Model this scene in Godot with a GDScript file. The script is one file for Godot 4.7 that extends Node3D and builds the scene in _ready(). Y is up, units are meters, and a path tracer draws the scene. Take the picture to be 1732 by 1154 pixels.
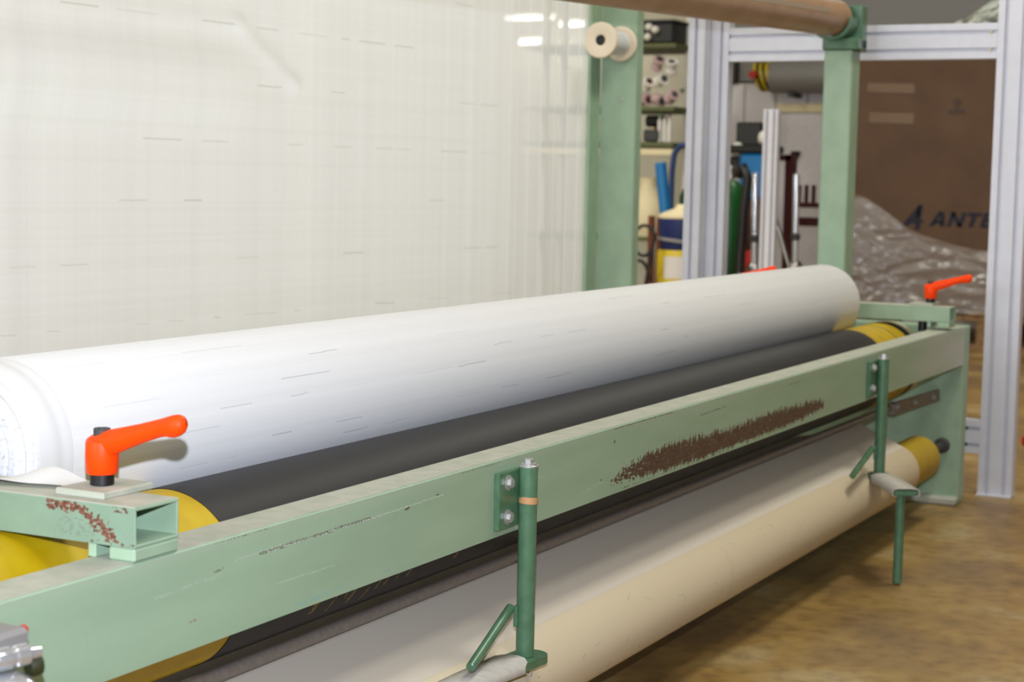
extends Node3D
# A cloth winding machine in a workshop, lit by ceiling tubes and by the flash of the camera.

var M := {}
var used := {}
var rng := RandomNumberGenerator.new()


# ------------------------------------------------------------------ mesh building
class MB:
	var st := SurfaceTool.new()
	func _init():
		st.begin(Mesh.PRIMITIVE_TRIANGLES)
	func vert(p: Vector3, n: Vector3, u: Vector2):
		st.set_normal(n)
		st.set_uv(u)
		st.add_vertex(p)
	func tri(a: Vector3, b: Vector3, c: Vector3, na: Vector3, nb: Vector3, nc: Vector3, ua := Vector2.ZERO, ub := Vector2.ZERO, uc := Vector2.ZERO):
		if (b - a).cross(c - a).dot(na + nb + nc) > 0.0:
			vert(a, na, ua); vert(c, nc, uc); vert(b, nb, ub)
		else:
			vert(a, na, ua); vert(b, nb, ub); vert(c, nc, uc)
	func quad(a: Vector3, b: Vector3, c: Vector3, d: Vector3, n: Vector3, ua := Vector2(0, 0), ub := Vector2(1, 0), uc := Vector2(1, 1), ud := Vector2(0, 1)):
		tri(a, b, c, n, n, n, ua, ub, uc)
		tri(a, c, d, n, n, n, ua, uc, ud)
	func squad(p: Array, n: Array, u: Array):
		tri(p[0], p[1], p[2], n[0], n[1], n[2], u[0], u[1], u[2])
		tri(p[0], p[2], p[3], n[0], n[2], n[3], u[0], u[2], u[3])
	# a box with chamfered edges, centre c, full size s, turned by b
	func box(c: Vector3, s: Vector3, r := 0.003, b := Basis.IDENTITY) -> MB:
		var h := s / 2.0
		r = min(r, min(h.x, min(h.y, h.z)) * 0.9)
		var ax := [Vector3.RIGHT, Vector3.UP, Vector3.BACK]
		for i in 3:
			var j := (i + 1) % 3
			var k := (i + 2) % 3
			for s1 in [-1.0, 1.0]:
				var f: Vector3 = ax[i] * h[i] * s1
				var e1: Vector3 = ax[j] * (h[j] - r)
				var e2: Vector3 = ax[k] * (h[k] - r)
				quad(c + b * (f - e1 - e2), c + b * (f + e1 - e2), c + b * (f + e1 + e2), c + b * (f - e1 + e2), b * (ax[i] * s1), Vector2(0, 0), Vector2(h[j] * 2, 0), Vector2(h[j] * 2, h[k] * 2), Vector2(0, h[k] * 2))
				for s2 in [-1.0, 1.0]:
					var g: Vector3 = ax[j] * h[j] * s2
					var a1: Vector3 = ax[i] * h[i] * s1 + ax[j] * (h[j] - r) * s2
					var a2: Vector3 = ax[i] * (h[i] - r) * s1 + g
					var e3: Vector3 = ax[k] * (h[k] - r)
					quad(c + b * (a1 - e3), c + b * (a1 + e3), c + b * (a2 + e3), c + b * (a2 - e3), b * ((ax[i] * s1 + ax[j] * s2).normalized()))
		for sx in [-1.0, 1.0]:
			for sy in [-1.0, 1.0]:
				for sz in [-1.0, 1.0]:
					var q := Vector3(sx, sy, sz)
					var n := b * q.normalized()
					tri(c + b * (q * Vector3(h.x, h.y - r, h.z - r)), c + b * (q * Vector3(h.x - r, h.y, h.z - r)), c + b * (q * Vector3(h.x - r, h.y - r, h.z)), n, n, n)
		return self
	# a profile of Vector2(radius, distance along the axis) turned round the axis
	func lathe(o: Vector3, axis: Vector3, prof: Array, seg := 32, crease := 35.0) -> MB:
		var w := axis.normalized()
		var v := Vector3.UP if abs(w.y) < 0.9 else Vector3.BACK
		v = (v - w * v.dot(w)).normalized()
		var u := v.cross(w).normalized()
		if abs(w.y) < 0.9 and u.z < -0.5:
			u = -u
		var m := prof.size() - 1
		var fn := []
		for i in m:
			var d: Vector2 = prof[i + 1] - prof[i]
			fn.append(Vector2(d.y, -d.x).normalized())
		# outward is away from the axis for a profile that runs along it
		var l0: float = prof[0].y
		var l1: float = prof[m].y
		var flip := 1.0 if l1 >= l0 else -1.0
		var span := 0.0
		for i in m:
			span += (prof[i + 1] - prof[i]).length()
		var run := 0.0
		for i in m:
			var n0: Vector2 = fn[i]
			var n1: Vector2 = fn[i]
			if i > 0 and rad_to_deg(abs(fn[i].angle_to(fn[i - 1]))) < crease:
				n0 = (fn[i] + fn[i - 1]).normalized()
			if i < m - 1 and rad_to_deg(abs(fn[i].angle_to(fn[i + 1]))) < crease:
				n1 = (fn[i] + fn[i + 1]).normalized()
			var p0: Vector2 = prof[i]
			var p1: Vector2 = prof[i + 1]
			var len := (p1 - p0).length()
			if len < 1e-7:
				continue
			for k in seg:
				var t0 := TAU * k / seg - PI
				var t1 := TAU * (k + 1) / seg - PI
				var d0 := u * cos(t0) + v * sin(t0)
				var d1 := u * cos(t1) + v * sin(t1)
				var us := [Vector2(float(k) / seg, run / span), Vector2(float(k + 1) / seg, run / span), Vector2(float(k + 1) / seg, (run + len) / span), Vector2(float(k) / seg, (run + len) / span)]
				var ps := [o + d0 * p0.x + w * p0.y, o + d1 * p0.x + w * p0.y, o + d1 * p1.x + w * p1.y, o + d0 * p1.x + w * p1.y]
				var ns := [(d0 * n0.x + w * n0.y) * flip, (d1 * n0.x + w * n0.y) * flip, (d1 * n1.x + w * n1.y) * flip, (d0 * n1.x + w * n1.y) * flip]
				if p0.x < 1e-6:
					tri(ps[0], ps[2], ps[3], ns[0], ns[2], ns[3], us[0], us[2], us[3])
				elif p1.x < 1e-6:
					tri(ps[0], ps[1], ps[2], ns[0], ns[1], ns[2], us[0], us[1], us[2])
				else:
					squad(ps, ns, us)
			run += len
		return self
	# a solid rod with chamfered ends
	func rod(a: Vector3, c: Vector3, r: float, seg := 20, r2 := -1.0) -> MB:
		if r2 < 0.0:
			r2 = r
		var l := (c - a).length()
		var e := minf(0.12 * minf(r, r2) + 0.0004, l * 0.2)
		return lathe(a, c - a, [Vector2(0, 0), Vector2(r - e, 0), Vector2(r, e), Vector2(r2, l - e), Vector2(r2 - e, l), Vector2(0, l)], seg)
	# a tube along points
	func tube(pts: Array, r: float, seg := 10) -> MB:
		var prev := Vector3.ZERO
		var rings := []
		var norms := []
		for i in pts.size():
			var t: Vector3 = (pts[min(i + 1, pts.size() - 1)] - pts[max(i - 1, 0)]).normalized()
			var a := prev
			if i == 0:
				a = Vector3.UP if abs(t.y) < 0.9 else Vector3.RIGHT
			a = (a - t * a.dot(t)).normalized()
			prev = a
			var c := t.cross(a)
			var ring := []
			var nn := []
			for k in seg + 1:
				var d := a * cos(TAU * k / seg) + c * sin(TAU * k / seg)
				ring.append(pts[i] + d * r)
				nn.append(d)
			rings.append(ring)
			norms.append(nn)
		for i in pts.size() - 1:
			for k in seg:
				squad([rings[i][k], rings[i][k + 1], rings[i + 1][k + 1], rings[i + 1][k]], [norms[i][k], norms[i][k + 1], norms[i + 1][k + 1], norms[i + 1][k]], [Vector2(k, i), Vector2(k + 1, i), Vector2(k + 1, i + 1), Vector2(k, i + 1)])
		for e in [0, pts.size() - 1]:
			var t: Vector3 = (pts[0] - pts[1]).normalized() if e == 0 else (pts[e] - pts[e - 1]).normalized()
			for k in seg:
				tri(pts[e], rings[e][k], rings[e][k + 1], t, t, t)
		return self
	# a flat outline (in the x and y of xf) pushed out along its z by depth
	func prism(poly: PackedVector2Array, xf: Transform3D, depth: float, smooth := 0.0) -> MB:
		var n := poly.size()
		var area := 0.0
		for i in n:
			area += poly[i].cross(poly[(i + 1) % n])
		var sgn := 1.0 if area > 0.0 else -1.0
		var z := xf.basis.z.normalized()
		var ids := Geometry2D.triangulate_polygon(poly)
		for i in range(0, ids.size(), 3):
			for e in [[0.0, -1.0], [depth, 1.0]]:
				var q := []
				for k in 3:
					q.append(xf * Vector3(poly[ids[i + k]].x, poly[ids[i + k]].y, e[0]))
				tri(q[0], q[1], q[2], z * e[1], z * e[1], z * e[1], poly[ids[i]], poly[ids[i + 1]], poly[ids[i + 2]])
		var fn := []
		for i in n:
			var d := poly[(i + 1) % n] - poly[i]
			fn.append(Vector2(d.y, -d.x).normalized() * sgn)
		for i in n:
			var j := (i + 1) % n
			var n0: Vector2 = fn[i]
			var n1: Vector2 = fn[i]
			if smooth > 0.0:
				if rad_to_deg(abs(fn[i].angle_to(fn[(i + n - 1) % n]))) < smooth:
					n0 = (fn[i] + fn[(i + n - 1) % n]).normalized()
				if rad_to_deg(abs(fn[i].angle_to(fn[j]))) < smooth:
					n1 = (fn[i] + fn[j]).normalized()
			var w0 := (xf.basis * Vector3(n0.x, n0.y, 0)).normalized()
			var w1 := (xf.basis * Vector3(n1.x, n1.y, 0)).normalized()
			squad([xf * Vector3(poly[i].x, poly[i].y, 0), xf * Vector3(poly[j].x, poly[j].y, 0), xf * Vector3(poly[j].x, poly[j].y, depth), xf * Vector3(poly[i].x, poly[i].y, depth)], [w0, w1, w1, w0], [Vector2(0, 0), Vector2(0, 1), Vector2(1, 1), Vector2(1, 0)])
		return self
	# a grid of points p(u, v) with u, v in 0..1
	func sheet(f: Callable, nu: int, nv: int, two := false) -> MB:
		var p := []
		for j in nv + 1:
			for i in nu + 1:
				p.append(f.call(float(i) / nu, float(j) / nv))
		var at := func(i, j): return p[clampi(j, 0, nv) * (nu + 1) + clampi(i, 0, nu)]
		var nm := []
		for j in nv + 1:
			for i in nu + 1:
				var d1: Vector3 = at.call(i + 1, j) - at.call(i - 1, j)
				var d2: Vector3 = at.call(i, j + 1) - at.call(i, j - 1)
				nm.append(d1.cross(d2).normalized())
		for j in nv:
			for i in nu:
				var q := [j * (nu + 1) + i, j * (nu + 1) + i + 1, (j + 1) * (nu + 1) + i + 1, (j + 1) * (nu + 1) + i]
				var us := [Vector2(float(i) / nu, 1.0 - float(j) / nv), Vector2(float(i + 1) / nu, 1.0 - float(j) / nv), Vector2(float(i + 1) / nu, 1.0 - float(j + 1) / nv), Vector2(float(i) / nu, 1.0 - float(j + 1) / nv)]
				squad([p[q[0]], p[q[1]], p[q[2]], p[q[3]]], [nm[q[0]], nm[q[1]], nm[q[2]], nm[q[3]]], us)
		return self
	func mesh(off := Vector3.ZERO) -> ArrayMesh:
		var a := st.commit_to_arrays()
		if off != Vector3.ZERO:
			var v: PackedVector3Array = a[Mesh.ARRAY_VERTEX]
			for i in v.size():
				v[i] -= off
			a[Mesh.ARRAY_VERTEX] = v
		var m := ArrayMesh.new()
		m.add_surface_from_arrays(Mesh.PRIMITIVE_TRIANGLES, a)
		return m


# ------------------------------------------------------------------ nodes
func numbered(n: String) -> String:
	if not used.has(n):
		used[n] = 0
		return n
	used[n] += 1
	return "%s_%03d" % [n, used[n]]


func glob(n: Node) -> Vector3:
	var p := Vector3.ZERO
	while n is Node3D and n != self:
		p += n.position
		n = n.get_parent()
	return p


func tag(o: Node, label: String, category: String, group := "") -> Node:
	o.set_meta("label", label)
	o.set_meta("category", category)
	if group:
		o.set_meta("group", group)
	return o


func thing(n: String, label: String, category: String, at: Vector3, group := "") -> Node3D:
	var o := Node3D.new()
	o.name = numbered(n)
	add_child(o)
	o.position = at
	tag(o, label, category, group)
	return o


# a part whose mesh is given in world coordinates
func part(parent: Node3D, n: String, mb: MB, m: Material, label := "") -> MeshInstance3D:
	var o := MeshInstance3D.new()
	o.name = n
	o.mesh = mb.mesh(glob(parent))
	o.material_override = m
	parent.add_child(o, true)
	if label:
		o.set_meta("label", label)
	return o


# a thing that is one mesh, given in world coordinates
func solo(n: String, mb: MB, m: Material, label: String, category: String, at: Vector3, group := "") -> MeshInstance3D:
	var o := MeshInstance3D.new()
	o.name = numbered(n)
	add_child(o)
	o.position = at
	o.mesh = mb.mesh(at)
	o.material_override = m
	tag(o, label, category, group)
	return o


func struct(n: String, mb: MB, m: Material) -> MeshInstance3D:
	var o := MeshInstance3D.new()
	o.name = n
	o.mesh = mb.mesh()
	o.material_override = m
	o.set_meta("kind", "structure")
	add_child(o)
	return o


# ------------------------------------------------------------------ materials
func plain(c: Color, rough := 0.6, metal := 0.0, spec := 0.5) -> StandardMaterial3D:
	var m := StandardMaterial3D.new()
	m.albedo_color = c
	m.roughness = rough
	m.metallic = metal
	m.metallic_specular = spec
	return m


func noise_tex(freq: float, stops: Array, sd: int, size := 512, oct := 4, type := FastNoiseLite.TYPE_SIMPLEX_SMOOTH) -> NoiseTexture2D:
	var f := FastNoiseLite.new()
	f.noise_type = type
	f.frequency = freq
	f.seed = sd
	f.fractal_octaves = oct
	var t := NoiseTexture2D.new()
	t.width = size
	t.height = size
	t.seamless = true
	t.noise = f
	var g := Gradient.new()
	var offs := PackedFloat32Array()
	var cols := PackedColorArray()
	for s in stops:
		offs.append(s[0])
		cols.append(s[1])
	g.offsets = offs
	g.colors = cols
	t.color_ramp = g
	return t


# scale: how many metres one tile of the texture spans
func noisy(stops: Array, scale: float, freq: float, sd: int, rough := 0.6, metal := 0.0, world := false, spec := 0.5) -> StandardMaterial3D:
	var m := plain(Color.WHITE, rough, metal, spec)
	m.albedo_texture = noise_tex(freq, stops, sd)
	m.uv1_triplanar = true
	m.uv1_world_triplanar = world
	m.uv1_scale = Vector3.ONE / scale
	return m


func textured(im: Image, rough := 0.7, metal := 0.0) -> StandardMaterial3D:
	var m := plain(Color.WHITE, rough, metal)
	m.albedo_texture = ImageTexture.create_from_image(im)
	return m


func mix3(a: Color, d: float) -> Color:
	return Color(clampf(a.r + d, 0, 1), clampf(a.g + d, 0, 1), clampf(a.b + d, 0, 1), a.a)


const GREEN := Color(0.575, 0.672, 0.570)
const DARK_GREEN := Color(0.315, 0.455, 0.345)


func make_materials():
	M.green = noisy([[0.0, mix3(GREEN, -0.035)], [0.5, GREEN], [1.0, mix3(GREEN, 0.03)]], 0.5, 0.012, 3, 0.42)
	M.dusty_green = noisy([[0.0, Color(0.61, 0.64, 0.57)], [0.5, Color(0.66, 0.67, 0.61)], [1.0, Color(0.70, 0.69, 0.65)]], 0.4, 0.02, 5, 0.7)
	M.dark_green = noisy([[0.0, mix3(DARK_GREEN, -0.05)], [0.55, DARK_GREEN], [1.0, mix3(DARK_GREEN, 0.03)]], 0.3, 0.02, 7, 0.3)
	M.orange = plain(Color(0.97, 0.265, 0.008), 0.45, 0.0, 0.3)
	M.black = plain(Color(0.045, 0.045, 0.05), 0.45)
	M.black_rough = plain(Color(0.07, 0.068, 0.065), 0.7)
	M.rubber = noisy([[0.0, Color(0.18, 0.175, 0.18)], [0.6, Color(0.215, 0.21, 0.215)], [0.8, Color(0.26, 0.255, 0.26)], [1.0, Color(0.34, 0.33, 0.32)]], 0.25, 0.09, 9, 0.62)
	M.yellow = noisy([[0.0, Color(0.69, 0.56, 0.03)], [0.5, Color(0.74, 0.62, 0.05)], [1.0, Color(0.77, 0.66, 0.12)]], 0.4, 0.012, 11, 0.5, 0.0, false, 0.35)
	M.steel = plain(Color(0.62, 0.61, 0.60), 0.28, 1.0)
	M.zinc = plain(Color(0.68, 0.68, 0.67), 0.38, 0.55)
	M.chrome = plain(Color(0.86, 0.87, 0.89), 0.16, 0.8)
	M.brown_steel = noisy([[0.0, Color(0.47, 0.43, 0.40)], [1.0, Color(0.56, 0.515, 0.48)]], 0.2, 0.03, 13, 0.38, 0.25)
	M.alu = noisy([[0.0, Color(0.785, 0.785, 0.815)], [1.0, Color(0.81, 0.81, 0.84)]], 0.6, 0.02, 15, 0.42, 0.1)
	M.slot = plain(Color(0.42, 0.42, 0.45), 0.5, 0.3)
	M.felt = noisy([[0.0, Color(0.67, 0.65, 0.61)], [0.5, Color(0.73, 0.71, 0.67)], [1.0, Color(0.76, 0.75, 0.72)]], 0.15, 0.015, 17, 0.95)
	M.masking = plain(Color(0.74, 0.56, 0.38), 0.6)
	M.kraft = noisy([[0.0, Color(0.58, 0.46, 0.36)], [0.5, Color(0.65, 0.52, 0.41)], [1.0, Color(0.69, 0.56, 0.44)]], 0.8, 0.01, 19, 0.38)
	M.carton = noisy([[0.0, Color(0.31, 0.215, 0.145)], [0.5, Color(0.34, 0.24, 0.16)], [1.0, Color(0.36, 0.26, 0.175)]], 1.2, 0.008, 21, 0.7)
	M.ink = plain(Color(0.055, 0.055, 0.15), 0.7)
	M.faint_ink = plain(Color(0.27, 0.20, 0.17), 0.7)
	M.wood = noisy([[0.0, Color(0.36, 0.27, 0.17)], [0.5, Color(0.50, 0.38, 0.24)], [1.0, Color(0.58, 0.45, 0.30)]], 0.5, 0.02, 23, 0.8)
	M.tape_shine = plain(Color(0.62, 0.55, 0.48), 0.12, 0.0, 0.9)
	M.parcel_tape = plain(Color(0.42, 0.33, 0.265), 0.14, 0.0, 0.9)
	M.white_plastic = plain(Color(0.84, 0.83, 0.80), 0.45)
	M.spool = plain(Color(0.88, 0.82, 0.72), 0.5)
	M.yarn = noisy([[0.0, Color(0.78, 0.80, 0.80)], [1.0, Color(0.88, 0.89, 0.89)]], 0.06, 0.03, 25, 0.8)
	M.cream = plain(Color(0.86, 0.81, 0.66), 0.6)
	M.blue = plain(Color(0.06, 0.42, 0.66), 0.4)
	M.navy = plain(Color(0.08, 0.15, 0.36), 0.45)
	M.trolley_blue = plain(Color(0.10, 0.22, 0.42), 0.4)
	M.bottle_green = plain(Color(0.02, 0.30, 0.10), 0.35)
	M.light_green = plain(Color(0.45, 0.72, 0.48), 0.5)
	M.dark_red = plain(Color(0.26, 0.05, 0.06), 0.5)
	M.red = plain(Color(0.70, 0.06, 0.04), 0.4)
	M.rust = plain(Color(0.40, 0.19, 0.06), 0.8)
	M.drum_yellow = plain(Color(0.78, 0.68, 0.12), 0.45)
	M.paper = plain(Color(0.80, 0.78, 0.76), 0.8)
	M.grey = plain(Color(0.50, 0.49, 0.48), 0.6)
	M.dark_grey = plain(Color(0.22, 0.22, 0.22), 0.6)
	M.shelf_green = plain(Color(0.34, 0.36, 0.22), 0.6)
	M.pink_plastic = plain(Color(0.72, 0.62, 0.62), 0.5)
	M.wall = noisy([[0.0, Color(0.71, 0.695, 0.625)], [1.0, Color(0.75, 0.735, 0.665)]], 2.0, 0.01, 27, 0.9, 0.0, true)
	M.grey_wall = noisy([[0.0, Color(0.84, 0.825, 0.83)], [0.5, Color(0.87, 0.855, 0.86)], [1.0, Color(0.89, 0.88, 0.885)]], 0.7, 0.03, 29, 0.9, 0.0, true)
	M.panel = plain(Color(0.82, 0.81, 0.83), 0.5)
	M.ceiling = plain(Color(0.74, 0.73, 0.70), 0.9)
	M.film = plain(Color(0.82, 0.79, 0.77, 0.24), 0.2)
	M.film.transparency = BaseMaterial3D.TRANSPARENCY_ALPHA
	M.white_film = plain(Color(0.80, 0.82, 0.78, 0.9), 0.4)
	M.white_film.transparency = BaseMaterial3D.TRANSPARENCY_ALPHA
	M.lamp = plain(Color(0.9, 0.9, 0.86), 0.4)
	M.lamp.emission_enabled = true
	M.lamp.emission = Color(1.0, 0.97, 0.86)
	M.lamp.emission_energy_multiplier = 1.6
	M.fill_glow = plain(Color(0.9, 0.92, 0.95), 0.2)  # glowing pane of the added fill window
	M.fill_glow.emission_enabled = true
	M.fill_glow.emission = Color(0.95, 0.97, 1.0)
	M.fill_glow.emission_energy_multiplier = 1.0
	M.bench_glow = plain(Color(0.95, 0.95, 0.92), 0.4)
	M.bench_glow.emission_enabled = true
	M.bench_glow.emission = Color(1.0, 0.99, 0.96)
	M.bench_glow.emission_energy_multiplier = 3.5
	# worn ochre floor: a broad layer and a fine one
	M.floor = noisy([[0.0, Color(0.46, 0.36, 0.24)], [0.35, Color(0.55, 0.44, 0.26)], [0.6, Color(0.62, 0.50, 0.28)], [0.8, Color(0.66, 0.57, 0.39)], [1.0, Color(0.70, 0.63, 0.49)]], 2.2, 0.009, 31, 0.42, 0.0, true)
	M.floor.detail_enabled = true
	M.floor.detail_blend_mode = BaseMaterial3D.BLEND_MODE_MUL
	M.floor.detail_albedo = noise_tex(0.03, [[0.0, Color(0.80, 0.77, 0.74)], [0.35, Color(0.93, 0.92, 0.90)], [0.7, Color(1, 1, 1)], [1.0, Color(0.97, 0.95, 0.94)]], 33, 512, 5)
	M.floor.detail_uv_layer = BaseMaterial3D.DETAIL_UV_2
	M.floor.uv2_triplanar = true
	M.floor.uv2_world_triplanar = true
	M.floor.uv2_scale = Vector3.ONE / 0.9


# ------------------------------------------------------------------ textures with marks of their own
func dash_row(im: Image, y: float, tone: Color, along_x: bool, mm: float, slope := 0.0):
	var n := im.get_width() if along_x else im.get_height()
	var x := rng.randf_range(0, 60)
	var chance := rng.randf_range(0.25, 0.6)
	while x < n:
		var len := rng.randf_range(25, 130) / mm
		var k := rng.randf()
		if k < chance:
			var c := tone
			var a := rng.randf_range(0.25, 1.0)
			c = Color(lerpf(0.90, tone.r, a), lerpf(0.90, tone.g, a), lerpf(0.90, tone.b, a), 1.0)
			var pieces := 4
			for q in pieces:
				var yy := int(y + slope * (x + len * q / pieces) + q * 0.1)
				if along_x:
					im.fill_rect(Rect2i(int(x + len * q / pieces), yy, int(len / pieces) + 1, 1), c)
				else:
					im.fill_rect(Rect2i(posmod(yy, im.get_width()), int(x + len * q / pieces), 1, int(len / pieces) + 1), c)
		x += len + rng.randf_range(15, 150) / mm


func cloth_image() -> Image:
	# the hanging cloth: 4.6 m by 1.9 m, dense on the left, open strips towards the right selvedge
	var w := 2048
	var h := 1024
	var im := Image.create(w, h, false, Image.FORMAT_RGBA8)
	var drift := 0.0
	for i in w:
		var s := (float(i) / w - 1.0) * 4.6   # metres from the right edge
		drift = drift * 0.9 + rng.randf_range(-0.012, 0.012)
		var a := 0.985
		if s > -0.64:
			a = lerpf(0.97, 0.90, clampf((s + 0.64) / 0.2, 0, 1))
		if s > -0.43:
			a = 0.85
		if s > -0.27:
			a = 0.74
		if s > -0.11:
			a = 0.78
		for line in [-0.62, -0.54, -0.44, -0.40, -0.34, -0.27, -0.19, -0.115, -0.05, -0.02, -0.003]:
			if abs(s - line) < 0.0035:
				a = minf(0.96, a + 0.2)
		a = clampf(a + rng.randf_range(-0.008, 0.008), 0, 1)
		var t := 0.925 + drift * 0.3
		im.fill_rect(Rect2i(i, 0, 1, h), Color(t - 0.018, t + 0.004, t + 0.032, a))
	var row := Image.create(w, 1, false, Image.FORMAT_RGBA8)
	var d2 := 0.0
	for j in h:
		d2 = d2 * 0.75 + rng.randf_range(-0.05, 0.05)
		if d2 > 0:
			row.fill(Color(0.78, 0.78, 0.77, clampf(d2, 0, 0.05)))
			im.blend_rect(row, Rect2i(0, 0, int(w * 0.87), 1), Vector2i(0, j))
	var y := 20.0
	while y < h:
		dash_row(im, y, Color(0.73, 0.73, 0.72), true, 2.25)
		y += 0.132 / 1.9 * h
	return im


func roll_image() -> Image:
	# u: round the roll (512 px for 0.65 m), v: along it (2048 px for 3.25 m)
	var im := Image.create(512, 2048, false, Image.FORMAT_RGBA8)
	var d := 0.0
	for i in 512:
		d = d * 0.8 + rng.randf_range(-0.006, 0.006)
		var t := 0.835 + d
		im.fill_rect(Rect2i(i, 0, 1, 2048), Color(t, t, t, 1))
	for deg in [-160, -110, -70, -25, -14, 1, 13, 27, 44, 62, 92, 118, 150]:
		dash_row(im, (deg + 180.0) / 360.0 * 512, Color(0.68, 0.68, 0.70), false, 1.6, 0.0008)
	return im


func cream_image() -> Image:
	var im := Image.create(512, 2048, false, Image.FORMAT_RGBA8)
	im.fill(Color(0.79, 0.73, 0.62))
	var d := 0.0
	var line := Image.create(512, 1, false, Image.FORMAT_RGBA8)
	for j in 2048:
		d = d * 0.97 + rng.randf_range(-0.02, 0.02)
		line.fill(Color(0.80, 0.73, 0.60, clampf(abs(d) * 1.2, 0, 0.2)))
		im.blend_rect(line, Rect2i(0, 0, 512, 1), Vector2i(0, j))
	# grey scuffs and creases
	for k in 90:
		var x := rng.randf_range(150, 330)
		var y := rng.randf_range(0, 2040)
		var n := rng.randi_range(4, 26)
		var dx := rng.randf_range(-1.2, 1.2)
		var dy := rng.randf_range(-1.0, 1.0)
		var c := Color(0.62, 0.62, 0.62, 1) if rng.randf() < 0.8 else Color(0.47, 0.48, 0.52, 1)
		for q in n:
			if rng.randf() < 0.8:
				im.fill_rect(Rect2i(clampi(int(x), 0, 510), clampi(int(y), 0, 2046), 1, 1 + (rng.randi() % 2)), c)
			x += dx
			y += dy
	# ring-shaped rub marks round the roll
	for yy in [610, 616, 1150, 1156, 1700]:
		for q in 140:
			if rng.randf() < 0.5:
				im.fill_rect(Rect2i(190 + q, yy + int(2 * sin(q * 0.07)), 1, 1), Color(0.60, 0.60, 0.60))
	return im


func rubber_image() -> Image:
	# u: round (512 px), v: along 2.83 m (2048 px)
	var im := Image.create(512, 2048, false, Image.FORMAT_RGBA8)
	im.fill(Color(0.150, 0.147, 0.152))
	for k in 5200:
		var t := rng.randf_range(0.12, 0.23)
		im.fill_rect(Rect2i(rng.randi() % 511, rng.randi() % 2046, 1, 1 + rng.randi() % 2), Color(t, t * 0.98, t))
	# nicks that bare the yellow body
	for m in [[1.853, -40, 30, 7], [1.90, -45, 24, 3], [1.945, -44, 22, 4], [1.985, -46, 18, 3], [2.01, -40, 16, 3], [2.03, -38, 14, 3], [2.09, -38, 10, 4], [2.225, -37, 8, 4], [1.93, -36, 14, 2], [2.06, -37, 12, 2]]:
		var v: float = (m[0] - 1.67) / 2.83 * 2048
		var u0: float = (m[1] + 180.0) / 360.0 * 512
		for q in m[2]:
			for e in m[3]:
				if rng.randf() < 0.72:
					im.fill_rect(Rect2i(int(u0 + q), int(v + e + q * 0.12), 1, 1), Color(0.66, 0.53, 0.15))
	return im


func poly_y(pts: Array, x: float) -> float:
	for i in pts.size() - 1:
		if x <= pts[i + 1].x:
			return lerpf(pts[i].y, pts[i + 1].y, clampf((x - pts[i].x) / (pts[i + 1].x - pts[i].x), 0, 1))
	return pts[-1].y


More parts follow.
